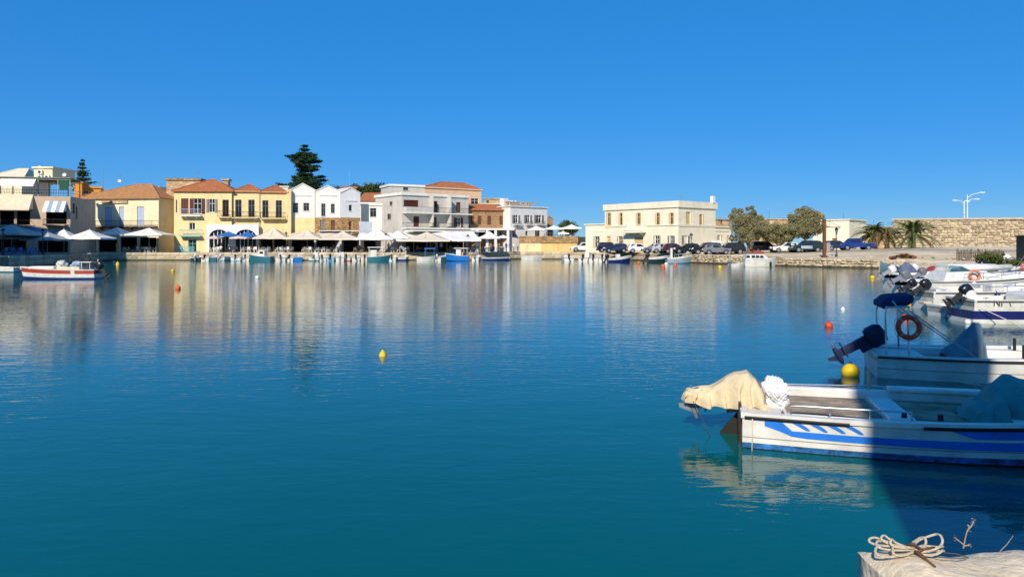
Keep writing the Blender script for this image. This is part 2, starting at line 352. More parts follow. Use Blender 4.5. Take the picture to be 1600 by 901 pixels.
# ---------------------------------------------------------------- buildings
class Bld:
    def __init__(s, name, label, x0, d0, x1, d1, ytop, depth, wall, base=DECK, cat='building', group=None, zbase_drop=0.0):
        s.A = Vector((gx(x0, d0), d0)); s.B = Vector((gx(x1, d1), d1)); s.dir = (s.B - s.A).normalized(); s.W = (s.B - s.A).length; s.D = depth
        s.back = Vector((-s.dir.y, s.dir.x)); s.base = base; s.h = gz(ytop, d0) - base
        s.root = thing(name, label, cat, (s.A.x, s.A.y, base), math.atan2(s.dir.y, s.dir.x), group)
        s.wall = wall; s.op = {'front': [], 'left': [], 'right': []}; s.zb = -zbase_drop; s.bands = []
    def line(s, face):
        if face == 'front': return s.A, s.dir
        if face == 'left': return s.A + s.back * s.D, -s.back
        return s.B, s.back
    def T(s, face):
        if face == 'front': return lambda u, w, z: (u, w, z)
        if face == 'left': return lambda u, w, z: (w, s.D - u, z)
        return lambda u, w, z: (s.W - w, u, z)
    def uv(s, px, py, face='front'):
        O, d = s.line(face); k = (px - CX) / F            # point (k t, t) on O + u d
        u = (k * O.y - O.x) / (d.x - k * d.y); t = O.y + u * d.y
        return u, gz(py, t) - s.base
    def rect(s, r, face='front'):
        u0, z1 = s.uv(r[0], r[1], face); u1, z0 = s.uv(r[2], r[3], face); um = s.uv((r[0]+r[2])/2, r[1], face)
        return u0, um[1], u1, s.uv((r[0]+r[2])/2, r[3], face)[1]
    def win(s, x0, y0, x1, y1, kind='glass', col=None, face='front', frame=None):
        u0, z1, u1, z0 = s.rect((x0, y0, x1, y1), face); W = s.W if face == 'front' else s.D
        u0 = max(u0, .12); u1 = min(u1, W - .12); z0 = max(z0, 0.02); z1 = min(z1, s.h - .1)
        if u1 - u0 < .15 or z1 - z0 < .2: return
        s.op[face].append((u0, u1, z0, z1, kind, col, frame)); return s
    def finish(s, roof=None, cornice=0.0, cmat=None, reveal=0.22):
        mb = MB()
        for face in ('front', 'left', 'right'):
            W = s.W if face == 'front' else s.D; mb.T = s.T(face); ops = s.op[face]
            us = sorted({0, W} | {o[0] for o in ops} | {o[1] for o in ops}); zs = sorted({s.zb, s.h} | {o[2] for o in ops} | {o[3] for o in ops})
            for i in range(len(us)-1):
                for j in range(len(zs)-1):
                    cu = (us[i]+us[i+1])/2; cz = (zs[j]+zs[j+1])/2
                    if any(o[0] < cu < o[1] and o[2] < cz < o[3] for o in ops): continue
                    mb.quad((us[i], 0, zs[j]), (us[i+1], 0, zs[j]), (us[i+1], 0, zs[j+1]), (us[i], 0, zs[j+1]))
            for u0, u1, z0, z1, *_ in ops:
                r = reveal
                mb.quad((u0,0,z0),(u0,r,z0),(u0,r,z1),(u0,0,z1)); mb.quad((u1,0,z0),(u1,0,z1),(u1,r,z1),(u1,r,z0))
                mb.quad((u0,0,z1),(u0,r,z1),(u1,r,z1),(u1,0,z1)); mb.quad((u0,0,z0),(u1,0,z0),(u1,r,z0),(u0,r,z0))
        mb.T = None
        mb.quad((0, s.D, s.zb), (s.W, s.D, s.zb), (s.W, s.D, s.h), (0, s.D, s.h)); mb.quad((0,0,s.h),(s.W,0,s.h),(s.W,s.D,s.h),(0,s.D,s.h))
        s.wallo = mb.build('wall', s.wall, s.root)
        for face in s.op:
            for o in s.op[face]: s.fill(s.T(face), *o)
        if roof and roof[0] == 'hip': s.hip(*roof[1:])
        if roof and roof[0] == 'shed': s.shed(*roof[1:])
        if roof and roof[0] == 'gable': s.gable(*roof[1:])
        if cornice:
            c = MB(); p = .22; z0 = s.h - cornice; z1 = s.h + .06
            c.box(-p, -p, z0, s.W+p, .25, z1); c.box(-p, .252, z0, .25, s.D+p, z1); c.box(s.W-.25, .252, z0, s.W+p, s.D+p, z1)
            c.build('cornice', cmat or s.wall, s.root)
        return s
    def fill(s, T, u0, u1, z0, z1, kind, col, frame):
        r = .16; fm = frame or WHITEP; W = u1-u0; Hh = z1-z0
        b = MB(T); t = min(.09, W*.12)
        if kind in ('glass', 'french', 'half'):
            b.box(u0, r-.03, z0, u0+t, r+.05, z1); b.box(u1-t, r-.03, z0, u1, r+.05, z1); b.box(u0+t, r-.03, z1-t, u1-t, r+.05, z1); b.box(u0+t, r-.03, z0, u1-t, r+.05, z0+t)
            if W > .6: b.box((u0+u1)/2-t*.4, r-.02, z0+t, (u0+u1)/2+t*.4, r+.04, z1-t)
            if Hh > 1.2: b.box(u0+t, r-.015, z0+Hh*.66, u1-t, r+.035, z0+Hh*.66+t*.7)
            w = b.build('window', fm, s.root)
            g = MB(T); g.quad((u0+t*.5, r+.01, z0+t*.5), (u1-t*.5, r+.01, z0+t*.5), (u1-t*.5, r+.01, z1-t*.5), (u0+t*.5, r+.01, z1-t*.5)); g.build('pane', GLASS, w)
            if z0 > 1.2: q_ = MB(T); q_.box(u0-.08, -.09, z0-.09, u1+.08, -.003, z0-.005); q_.build('sill', fm if fm is not GREYS else s.wall, w)
            if kind == 'half':     # leaves folded back against the wall
                for sg in (0, 1):
                    l = MB(T); lw = W*(.22 if col in (OCHRES, PALEST) else .4); a0 = u0-lw-.02 if sg == 0 else u1+.02
                    l.box(a0, -.07, z0+.02, a0+lw, -.02, z1-.02); l.build('shutter', col, w)
        elif kind == 'shut':
            b.box(u0, r-.02, z0, u0+t*.6, r+.05, z1); b.box(u1-t*.6, r-.02, z0, u1, r+.05, z1); b.box(u0+t*.6, r-.02, z1-t*.6, u1-t*.6, r+.05, z1)
            w = b.build('window', frame or col, s.root); um = (u0+u1)/2
            for a0, a1 in ((u0+t*.6, um-.012), (um+.012, u1-t*.6)):
                l = MB(T); l.box(a0, r-.005, z0+.02, a1, r+.03, z1-t*.6)
                n = max(4, int(Hh/.16)); 
                for k in range(n):
                    zz = z0+.08+(Hh-.2)*k/n; l.add([(a0+.05, r-.03, zz), (a1-.05, r-.03, zz), (a1-.05, r-.006, zz+.09), (a0+.05, r-.006, zz+.09)], [(0,1,2,3)])
                l.build('shutter', col, w)
        elif kind == 'door':
            b.box(u0, r-.03, z0, u0+t, r+.05, z1); b.box(u1-t, r-.03, z0, u1, r+.05, z1); b.box(u0+t, r-.03, z1-t, u1-t, r+.05, z1)
            w = b.build('door', frame or col, s.root); um = (u0+u1)/2
            for a0, a1 in ((u0+t, um-.01), (um+.01, u1-t)):
                l = MB(T); l.box(a0, r, z0, a1, r+.04, z1-t); l.box(a0+.1, r-.02, z0+.15, a1-.1, r-.001, z0+Hh*.42); l.box(a0+.1, r-.02, z0+Hh*.5, a1-.1, r-.001, z1-t-.15)
                l.build('door_leaf', col, w)
        elif kind == 'dark':       # open front; near-black room behind it has the awning shade painted in
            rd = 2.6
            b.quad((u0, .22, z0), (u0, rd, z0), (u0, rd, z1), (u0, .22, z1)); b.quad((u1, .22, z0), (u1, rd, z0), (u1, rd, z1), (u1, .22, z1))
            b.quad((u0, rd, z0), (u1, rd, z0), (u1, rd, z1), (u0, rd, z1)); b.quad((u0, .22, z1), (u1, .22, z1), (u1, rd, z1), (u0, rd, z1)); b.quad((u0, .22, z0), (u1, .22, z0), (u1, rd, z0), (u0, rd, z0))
            b.build('shade_recess', col or DARK, s.root)
    def hip(s, yapex, m, over=.35, ridge=0.0, apx=None, dep=None):
        D = dep or s.D; W = s.W; z0 = s.h; mid = D*.45
        u, za = s.uv(apx, yapex) if apx else (W/2, 0); 
        t = s.A.y + s.dir.y*u + s.back.y*mid; za = gz(yapex, t) - s.base
        c = MB(); o = over; zl = z0 - .02
        r0 = (u - ridge/2, mid, za); r1 = (u + ridge/2, mid, za)
        q = [(-o, -o, zl), (W+o, -o, zl), (W+o, D+o, zl), (-o, D+o, zl)]
        c.add(q + [r0, r1], [(0,1,5,4), (1,2,5), (2,3,4,5), (3,0,4)])
        c.add(q + [(x, y, zl-.14) for x, y, _ in q], [(0,1,5,4), (1,2,6,5), (2,3,7,6), (3,0,4,7), (4,5,6,7)])
        s.roofo = c.build('roof', m, s.root)
        k = MB()                                    # ridge and hip caps
        for a_, b_ in ((q[0], r0), (q[1], r1), (r0, r1)):
            if (Vector(a_)-Vector(b_)).length > .1: k.tube([Vector(a_)+Vector((0,0,.03)), Vector(b_)+Vector((0,0,.03))], .09, 6)
        k.build('ridge_cap', m, s.roofo)
    def shed(s, yback, m, over=.3, back=4.0):
        W = s.W; z0 = s.h; t = s.A.y + back; zb = gz(yback, t) - s.base; c = MB(); o = over
        q = [(-o*.3, -o, z0-.02), (W+o*.3, -o, z0-.02), (W+o*.3, back, zb), (-o*.3, back, zb)]
        c.add(q + [(x, y, z-.15) for x, y, z in q], [(0,1,2,3), (0,1,5,4), (1,2,6,5), (2,3,7,6), (3,0,4,7), (7,6,5,4)]); s.roofo = c.build('roof', m, s.root)
    def gable(s, yapex, m, over=.12):
        W = s.W; za = gz(yapex, s.A.y) - s.base; z0 = s.h; D = s.D
        for yy_ in (0, D): g = MB(); g.add([(0,yy_,z0),(W,yy_,z0),(W/2,yy_,za)], [(0,1,2)]); g.build('gable', s.wall, s.root)
        c = MB(); o = over; th = .16
        for sg in (0, 1):
            xa = -o if sg == 0 else W+o; k = (za-z0)/(W/2); zl = z0 - o*k
            q = [(xa, -o, zl), (W/2, -o, za), (W/2, D+o, za), (xa, D+o, zl)]
            c.add([(x, y, z+.015) for x, y, z in q] + [(x, y, z+th) for x, y, z in q], [(4,5,6,7), (0,1,5,4), (3,2,6,7), (0,3,7,4), (0,1,2,3)])
        s.roofo = c.build('roof', m, s.root)
    def balcony(s, x0, x1, yslab, proj=1.0, yrail=None, face='front', slab=None, rail=IRON, solid=None, bars=True, brackets=2, th=.14):
        ym = (x0+x1)/2; u0, zt = s.uv(x0, yslab, face); u1, _ = s.uv(x1, yslab, face); zt = s.uv(ym, yslab, face)[1]
        hr = (s.uv(ym, yrail, face)[1] - zt) if yrail else 1.0; T = s.T(face)
        b = MB(T); b.box(u0, -proj, zt-th, u1, -.002, zt)
        for k in range(brackets):
            uu = u0 + (u1-u0)*(k+.5)/brackets; b.add([(uu-.06, -.002, zt-th), (uu+.06, -.002, zt-th), (uu+.06, -.002, zt-th-.45), (uu-.06, -.002, zt-th-.45), (uu-.06, -proj*.8, zt-th), (uu+.06, -proj*.8, zt-th)], [(0,3,4),(1,5,2),(3,2,5,4)])
        bo = b.build('balcony', slab or s.wall, s.root); r = MB(T)
        if solid:
            r.box(u0, -proj, zt+.002, u1, -proj+.1, zt+hr); r.box(u0, -proj+.102, zt+.002, u0+.1, -.004, zt+hr); r.box(u1-.1, -proj+.102, zt+.002, u1, -.004, zt+hr); r.build('parapet', solid, bo)
        else:
            y = -proj+.04
            for z, q in ((hr, .036), (.1, .025)): r.tube([(u0+.04, -.01, zt+z), (u0+.04, y, zt+z), (u1-.04, y, zt+z), (u1-.04, -.01, zt+z)], q, 5)
            n = max(3, int((u1-u0)/.22))
            for k in range(n+1): uu = u0+.04+(u1-u0-.08)*k/n; r.tube([(uu, y, zt), (uu, y, zt+hr)], .019 if k % 6 else .03, 4)
            r.build('railing', rail, bo)
        return bo
    def part(s, name, m, boxes, parent=None, bevel=0):
        b = MB()
        for q in boxes: b.box(*q)
        return b.build(name, m, parent or s.root, bevel=bevel)
    def ledge(s, y, face='front', h=.16, p=.1, x0=None, x1=None, name='string_course', m=None):
        W = s.W if face == 'front' else s.D
        a_ = 0 if x0 is None else s.uv(x0, y, face)[0]; b_ = W if x1 is None else s.uv(x1, y, face)[0]
        z = s.uv((x0 or (CX + F*s.A.x/s.A.y)) if face == 'front' else (x0 or 0), y, face)[1] if x0 is not None or face == 'front' else 0
        b = MB(s.T(face)); b.box(a_, -p, z, b_, -.003, z+h); return b.build(name, m or s.wall, s.root)

CREAM = plaster('cream_plaster', (0.80, 0.71, 0.47)); YEL = plaster('yellow_plaster', (0.80, 0.635, 0.325), .4); BEIGE = plaster('beige_plaster', (0.55, 0.42, 0.30), .4)
WPL = plaster('white_plaster', (0.74, 0.72, 0.67), .2); GREYP = plaster('grey_plaster', (0.56, 0.53, 0.47), .5); PEACH = plaster('peach_plaster', (0.80, 0.53, 0.33), .2)
ORANGE = plaster('ochre_plaster', (0.72, 0.33, 0.06), .2); CUST = plaster('ivory_plaster', (0.83, 0.76, 0.57), .22); WARMW = plaster('warm_white_plaster', (0.80, 0.77, 0.68), .3)
STONEW = masonry('rubble_masonry', '#b89a72', '#8a6d4c', (1.6, 1.6, 2.6)); BRSTONE = masonry('brown_masonry', '#a98a66', '#967756', (2.2, 2.2, 3.6), .4); PALEST = masonry('pale_masonry', '#cdb694', '#b0946e', (1.4, 1.4, 2.2))
TILE = rooftile('clay_tile', (0.58, 0.21, 0.085)); TILE2 = rooftile('old_clay_tile', (0.60, 0.29, 0.12))
BLUED = mat('blue_shutter', (0.16, 0.30, 0.55), .6, .15, 3); PALEB = mat('pale_blue_shutter', (0.42, 0.50, 0.66), .6, .12, 3); MAROON = mat('maroon_shutter', (0.10, 0.024, 0.016), .6, .2, 4)
BROWNS = mat('brown_shutter', (0.14, 0.055, 0.025), .65, .25, 4); OCHRES = mat('ochre_shutter', (0.66, 0.46, 0.22), .65, .2, 4); GREYS = mat('grey_shutter', (0.22, 0.2, 0.19), .6, .2, 4)
TEALP = mat('turquoise_paint', (0.18, 0.48, 0.50), .6, .15, 3)

# --- beige restaurant house on the left with its roof terrace
b = Bld('terrace_house', 'beige three-storey house with rooftop terrace and striped window awning at left', -45, 108, 110, 111, 305, 12, BEIGE)
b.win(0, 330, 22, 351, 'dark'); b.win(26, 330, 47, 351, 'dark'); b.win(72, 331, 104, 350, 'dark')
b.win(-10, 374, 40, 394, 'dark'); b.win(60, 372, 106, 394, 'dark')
b.win(113, 296, 116, 310, 'shut', BROWNS, 'right'); b.win(113.5, 318, 117, 334, 'shut', BROWNS, 'right'); b.win(118.5, 322, 121, 342, 'shut', BROWNS, 'right')
b.finish()
b.balcony(71, 105, 351, 1.1, 343, brackets=3)
b.balcony(-10, 48, 352, 1.1, 344, brackets=3)
def awning_local(bl, x0, x1, y0, y1, proj, mats, name='awning', stripes=0):
    u0, z1 = bl.uv(x0, y0); u1, _ = bl.uv(x1, y0); z0 = bl.uv((x0+x1)/2, y1)[1]; m = MB(); n = max(1, stripes)
    for k in range(n):
        a_ = u0+(u1-u0)*k/n; c_ = u0+(u1-u0)*(k+1)/n; mi = k % 2 if stripes else 0
        m.quad((a_, -.02, z1), (c_, -.02, z1), (c_, -proj, z0+.2), (a_, -proj, z0+.2), mi); m.quad((a_, -proj, z0+.2), (c_, -proj, z0+.2), (c_, -proj-.01, z0), (a_, -proj-.01, z0), mi)
    for uu in (u0, u1): m.add([(uu, -.02, z1), (uu, -proj, z0+.2), (uu, -.02, z0+.2)], [(0, 1, 2)], 0)
    return m.build(name, mats, bl.root)
CANW = mat('white_canvas', (0.80, 0.77, 0.71), .9, .08, 2); CANB = mat('blue_grey_canvas', (0.30, 0.38, 0.50), .9, .1, 2); CANC = mat('cream_canvas', (0.74, 0.62, 0.45), .9, .1, 2)
awning_local(b, 71, 104, 314, 332, 1.3, [CANW, CANB], stripes=5)
awning_local(b, -20, 52, 303, 329, 1.6, [CANC])
# terrace pergola
hh = b.h; f1, zt = b.uv(110, 279); pg = MB(); W_ = b.W
xs = [b.uv(x, 300)[0] for x in (-40, 0, 59, 90, 109)]
PGM = mat('green_grey_frame', (0.30, 0.36, 0.30), .6, .2, 3)
for x in xs:
    for y in (.15, 4.5): pg.box(x-.06, y-.06, hh, x+.06, y+.06, hh+2.45)
pg.box(0, .02, hh+2.45, W_, .22, hh+2.68); pg.box(0, 4.4, hh+2.45, W_, 4.6, hh+2.68)
b_pg = pg.build('pergola', PGM, b.root)
c = MB(); c.box(xs[0], -.2, hh+2.7, W_+.1, 6.5, hh+2.8); c.build('pergola_cover', mat('pergola_cover', (.35, .33, .27), .8, .2, 2), b_pg)
c = MB(); c.box(xs[3]+.2, .12, hh+1.0, xs[4]-.2, .18, hh+2.4); c.build('roller_blind', mat('dark_green_blind', (0.02, 0.10, 0.06), .8, .2, 3), b_pg)
c = MB()
for x0_, x1_ in ((xs[0], xs[1]-.1), (xs[1]+.1, xs[2]-.2)):
    c.quad((x0_, -.02, hh+2.5), (x1_, -.02, hh+2.5), (x1_, -1.3, hh+1.35), (x0_, -1.3, hh+1.35))
c.build('terrace_awning', CANW, b_pg)
r = MB(); 
for z in (.95, .5): r.tube([(0, .1, hh+z), (W_-.05, .1, hh+z), (W_-.05, 8, hh+z)], .03, 5)
for k in range(40): r.tube([(W_*k/40, .1, hh), (W_*k/40, .1, hh+.95)], .016, 4)
r.build('railing', IRON, b.root)
rb = Bld('rooftop_room', 'small cream rooftop cabin with two air conditioners above the terrace house', 53, 116, 82, 116, 261, 6, CREAM, base=gz(281, 116)-.3); rb.finish(cornice=.2)
for x in (60, 71):
    for y in (265, 273):
        if x == 71 and y == 265: continue
        u, z = rb.uv(x, y+7); g = MB(); g.box(u, -.35, z, u+.75, -.01, z+.6); ac = g.build('air_conditioner', WHITEP, rb.root); g = MB(); g.lathe([(.22, 0), (.22, .02), (0.03, .03)], 12); q = g.build('fan_grille', IRON, ac); q.location = (u+.36, -.36, z+.3); q.rotation_euler = (R(90), 0, 0)
bb = Bld('gabled_house', 'cream house with low pitched tiled roof behind the terrace house, far left', -40, 128, 34, 128, 282, 8, CREAM); bb.finish(('hip', 264, CANC, .3, 2, 15))
ob = Bld('ochre_house', 'bright orange flat-roofed house behind the cream house, left', 116, 140, 158, 142, 291, 9, ORANGE); ob.win(130, 297, 138, 303, 'glass'); ob.finish(cornice=.25)
ob2 = Bld('ochre_tower', 'tall orange stair block beside the orange flat-roofed house', 118, 139, 128, 139.3, 284, 5, ORANGE); ob2.finish(cornice=.2)

# --- cream house with blue doors
b = Bld('cream_house', 'cream house with pale blue balcony doors and orange hip roof', 118, 130, 248, 128, 310, 11, CREAM)
for x0_, x1_, m_ in ((138, 149, BLUED), (164, 175, PALEB), (186, 194, PALEB), (214, 225, PALEB)): b.win(x0_, 323, x1_, 353, 'door', m_)
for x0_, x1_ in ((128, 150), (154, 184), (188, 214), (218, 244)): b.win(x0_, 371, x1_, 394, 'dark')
b.finish(('hip', 288, TILE2, .45, 3.0, 197), cornice=.22, cmat=WARMW)
b.ledge(318, x0=160, x1=200, h=.5, p=.25, name='stone_hood', m=PALEST)
b.balcony(122, 247, 354, 1.2, 345, brackets=8, slab=BROWNS, th=.22)
# --- narrow gap with set-back stone house
g = Bld('alley_house', 'narrow pale house with iron balcony deep in the alley between cream and yellow houses', 244, 150, 266, 150, 308, 8, PALEST); g.win(249, 322, 255, 340, 'glass'); g.win(250, 352, 256, 372, 'shut', BROWNS); g.win(259, 330, 262, 350, 'shut', GREYS); g.finish(); g.balcony(246, 263, 344, .8, 336)
st = Bld('stone_tower_house', 'tall bare stone house with broken parapet behind the yellow corner house', 260, 133, 313, 133.5, 279, 9, PALEST)
st.win(264, 322, 268, 338, 'glass', frame=BROWNS); st.finish(cornice=.3, cmat=STONEW)
# --- yellow corner house
b = Bld('yellow_house', 'yellow three-storey corner house with maroon balcony doors and terracotta hip roof', 272, 126.5, 362, 127, 298, 10, YEL)
b.win(283, 310, 294.5, 334, 'shut', MAROON); b.win(302, 310, 315, 334, 'half', MAROON); b.win(326.5, 311, 336, 332, 'half', GREYS); b.win(347.5, 312, 357.5, 338, 'french', frame=BROWNS)
b.win(295.5, 348, 305, 359, 'glass'); b.win(294, 374, 307, 394.5, 'glass', frame=TEALP)
b.win(274.6, 312, 276.6, 332, 'shut', BROWNS)
b.finish(('hip', 281, TILE, .4, 1.0, 318), cornice=.14)
b.balcony(283, 316, 337, 1.0, 327, rail=PALEB, slab=WHITEP); b.balcony(283, 316, 368.5, 1.0, 359, rail=TEALP, slab=TEALP)
b.balcony(342, 361.5, 339, .9, 330)
tq = b.part('turquoise_fence', TEALP, [(b.uv(282, 390)[0]+.22*k, -1.3, 0, b.uv(282, 390)[0]+.22*k+.1, -1.25, 1.05) for k in range(13)])
b2 = Bld('yellow_terrace_house', 'yellow terrace house with small hip roof left of the pair above the white arches', 363.5, 127.5, 405, 128, 299, 10, YEL)
for x0_, x1_ in ((367.5, 377.5), (388, 398)): b2.win(x0_, 312, x1_, 339, 'french', frame=GREYS)
b2.finish(('hip', 288.5, TILE, .3, .5, 381), cornice=.12); b2.balcony(364.5, 404, 340, 1.0, 331, brackets=4)
b3 = Bld('yellow_end_house', 'yellow terrace house with small hip roof next to the white gabled houses', 405.2, 128, 448, 129, 300, 10, YEL)
for x0_, x1_ in ((410, 419.5), (431, 440.5)): b3.win(x0_, 313, x1_, 340, 'french', frame=GREYS)
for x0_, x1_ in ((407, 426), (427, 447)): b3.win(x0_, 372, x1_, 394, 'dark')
b3.finish(('hip', 290, TILE, .3, .5, 427), cornice=.12); b3.balcony(408, 446, 341, 1.0, 332, brackets=4)
ch = Bld('stone_chimney', 'square pale stone chimney rising behind the yellow corner house', 348, 134, 356.5, 134, 280, 1.0, PALEST, cat='chimney'); ch.finish(cornice=.25)
pl = b3.part('pilaster', YEL, [(b3.W+.02, -.25, 0, b3.W+.75, .6, b3.h+.55)])
# white double arch front
def arcade(name, label, x0, d0, x1, d1, ytop, arches, m):
    s = Bld(name, label, x0, d0, x1, d1, ytop, .5, m, cat='arcade'); mb = MB(); D = .5; W = s.W; Z = s.h; u = 0
    for xa, xb, ya in arches:
        ua, ztop = s.uv(xa, ya); ub, _ = s.uv(xb, ya); zs = s.uv(xa, ya+11)[1]; n = 16
        mb.quad((u,0,0),(ua,0,0),(ua,0,Z),(u,0,Z)); mb.quad((u,D,0),(ua,D,0),(ua,D,Z),(u,D,Z))
        mb.quad((ua,0,0),(ua,D,0),(ua,D,zs),(ua,0,zs)); mb.quad((ub,0,0),(ub,D,0),(ub,D,zs),(ub,0,zs))
        pts = [((ua+ub)/2 - math.cos(math.pi*k/n)*(ub-ua)/2, zs + math.sin(math.pi*k/n)*(ztop-zs)) for k in range(n+1)]
        for (p, q), (p2, q2) in zip(pts[:-1], pts[1:]):
            for y in (0, D): mb.quad((p,y,q),(p2,y,q2),(p2,y,Z),(p,y,Z))
            mb.quad((p,0,q),(p2,0,q2),(p2,D,q2),(p,D,q))
        gl = MB(); gl.add([(p, .42, q) for p, q in pts] + [(pts[-1][0], .42, 0), (pts[0][0], .42, 0)], [tuple(range(n+3))]); go = gl.build('arch_glazing', GLASS, s.root)
        fr = MB(); 
        for k in range(1, 5): uu = ua+(ub-ua)*k/5; fr.box(uu-.05, .36, 0, uu+.05, .415, zs + (ztop-zs)*math.sin(math.pi*k/5)); 
        fr.box(ua, .35, zs-.06, ub, .41, zs+.06); fr.build('mullion', WHITEP, go); u = ub
    mb.quad((u,0,0),(W,0,0),(W,0,Z),(u,0,Z)); mb.quad((0,0,Z),(W,0,Z),(W,D,Z),(0,D,Z)); mb.quad((0,0,0),(0,D,0),(0,D,Z),(0,0,Z)); mb.quad((W,0,0),(W,D,0),(W,D,Z),(W,0,Z))
    mb.build('wall', m, s.root); return s
LILAC = plaster('bluish_white_plaster', (0.74, 0.77, 0.84), .15)
arcade('white_arcade', 'white restaurant front with two broad arches below the yellow houses', 323, 126.2, 404, 127.0, 351, [(327, 357, 358.5), (368, 400, 358.5)], LILAC)
# --- three white gables
lab = ['white gabled house with two square windows, next to the yellow row', 'white gabled house with two narrow dark windows, middle of the three', 'pale grey gabled house with one small window, right end of the three']
spec = [(454.5, 130, 492, 130.5, 297, 287, [(457.5, 317, 466, 332.5), (474, 317, 483, 329.5)], WPL), (492.7, 130.5, 532, 131, 299, 290.5, [(502, 318, 508.5, 338), (517, 318.5, 523, 333)], WPL), (532.7, 131, 563, 133, 301, 293, [(545, 320, 550, 329.5)], plaster('cool_white_plaster', (.70, .70, .70), .25))]
for k, (x0_, d0_, x1_, d1_, yt, ya, ws, m_) in enumerate(spec):
    b = Bld('white_gabled_house', lab[k], x0_, d0_, x1_, d1_, yt, 12, m_, group='white gabled houses')
    for w in ws: b.win(*w, 'glass', frame=GREYS)
    if k == 1: b.win(500, 344, 509, 360, 'shut', GREYS); b.win(517, 344, 524, 362, 'shut', BROWNS)
    if k == 2: b.win(545, 346, 550, 364, 'shut', BROWNS)
    b.win(x0_+1, 372, x1_-1, 394, 'dark'); b.finish(('gable', ya, TILE2 if False else m_))
    b.ledge(306 if k < 2 else 314, x0=x0_+5 if k == 0 else x0_+7, x1=x1_-6, h=.18, p=.12)
    zf = b.uv((x0_+x1_)/2, 340)[1]; gm = YEL if k == 0 else masonry('warm_masonry', '#c9a06a', '#8f6f48', (2, 2, 3.2))
    us = sorted([0, b.W] + [v for o in b.op['front'] if o[2] < zf for v in (o[0], o[1])])
    if k == 0: b.part('ground_floor_render', gm, [(0, -.05, 2.6, b.W, -.004, zf)])
    else:
        ops = sorted([o for o in b.op['front'] if o[3] < zf and o[2] > 2.2]); u = 0; bx = []
        for o in ops: bx += [(u, -.05, 2.6, o[0]-.02, -.004, zf), (o[0]-.02, -.05, o[3]+.05, o[1]+.02, -.004, zf)]; u = o[1]+.02
        bx.append((u, -.05, 2.6, b.W, -.004, zf)); b.part('stone_facing', gm, bx)
        if k == 1: b.balcony(499, 562, 360, .6, 354, brackets=0, rail=WOOD)
# --- white low house and the grey flats
o1 = Bld('red_roof_house', 'low house with bright orange tiled roof behind the white terrace', 560, 152, 604, 152, 313, 8, WARMW); o1.finish(('shed', 301, TILE, .3, 6)); 
o2 = Bld('tiled_house', 'small house with red tiled roof between the white gables and trees', 524, 158, 550, 158, 302, 8, WARMW); o2.finish(('shed', 291, TILE, .3, 6))
b = Bld('white_terrace_house', 'low white house with roof terrace left of the grey flats', 564, 136, 603, 136, 319, 9, WARMW); b.win(578, 325, 588, 339, 'glass', frame=GREYS); b.win(568, 371, 600, 394, 'dark'); b.finish(cornice=.25)
b.part('terrace_wall', plaster('grey_blue_plaster', (.45, .5, .58), .3), [(0, -3.2, 2.9, b.W*.55, -2.9, b.uv(570, 347)[1]), (0, -2.9, 2.9, b.W*.55, -.01, 3.1)])
b = Bld('grey_flats', 'pale grey three-storey flats with dark red shutters and long balconies', 628, 130, 732, 138.5, 300.8, 10, GREYP)
b.win(631, 312.5, 654, 324.5, 'shut', MAROON); b.win(671.5, 314, 684, 331.5, 'shut', MAROON); b.win(713, 316, 720, 332, 'shut', BROWNS)
b.win(646, 338, 655, 354, 'shut', MAROON); b.win(672, 339, 682, 354.5, 'shut', MAROON); b.win(712.5, 340, 720, 355, 'half', MAROON)
b.win(604.5, 334, 610.5, 343, 'glass', None, 'left', GREYS); b.win(608, 315, 613, 321, 'glass', None, 'left', GREYS)
b.win(634, 372, 680, 394, 'dark'); b.win(684, 372, 728, 394, 'dark')
b.finish(cornice=.42, cmat=WARMW)
zb_ = b.uv(640, 332)[1]
b.balcony(628.5, 731.5, 333, 1.4, 325, brackets=0, slab=WARMW, th=.2)
bp_ = b.balcony(628.5, 671, 331.6, 1.42, 324, brackets=0, solid=GREYP, slab=WARMW)
for x in (671, 698.5): u = b.uv(x, 320)[0]; b.part('fin_wall', GREYP, [(u-.1, -1.36, b.uv(x, 354)[1], u+.1, -.003, b.h-.45)])
b.balcony(629, 738, 356, 1.5, 349, brackets=0, slab=WARMW, th=.25)
b.part('porch_roof', WARMW, [(-.4, -4.5, 3.55, b.W+.6, -1.52, 3.8)])
p_ = Bld('rooftop_block', 'grey rooftop storey with white edge above the grey flats', 609, 142, 662, 145, 288, 6, GREYP, base=9.5); p_.win(630, 293, 638, 297.5, 'glass', frame=GREYS); p_.finish(cornice=.3, cmat=WARMW)
b = Bld('peach_house', 'peach house with tiled roof rising behind the grey flats', 664, 158, 752, 166, 292, 9, PEACH); b.win(736, 310, 748, 322, 'glass'); b.finish(('hip', 285, TILE, .2, 6, 722), cornice=.2)
b = Bld('brown_stone_house', 'brown stone house with orange tile edge and four narrow windows', 733, 140, 797, 142, 327, 10, BRSTONE)
for x0_, x1_ in ((735, 740.5), (746.5, 752), (761.5, 767.5), (780.5, 785.5)): b.win(x0_, 337.5, x1_, 351, 'shut', BROWNS)
b.win(740, 361, 757, 374, 'dark'); b.win(760, 361, 777, 374, 'dark'); b.win(780, 362, 787, 368, 'glass'); b.win(790, 362, 794, 369, 'shut', OCHRES)
b.finish(('shed', 318, TILE, .4, 3.5), cornice=.16, cmat=BRSTONE)
ar = MB(); zc = b.uv(765, 357)[1]
ar.box(-.3, -3.2, zc-.35, b.W, -.01, zc)
for x in (741, 756, 769, 788): u = b.uv(x, 370)[0]; ar.box(u-.28, -3.15, 0, u+.18, -2.8, zc-.352)
ar.build('white_portico', WHITEP, b.root)
b = Bld('white_balcony_house', 'white house with three small balcony windows at the end of the row', 797.5, 140, 855, 146, 322, 10, WPL)
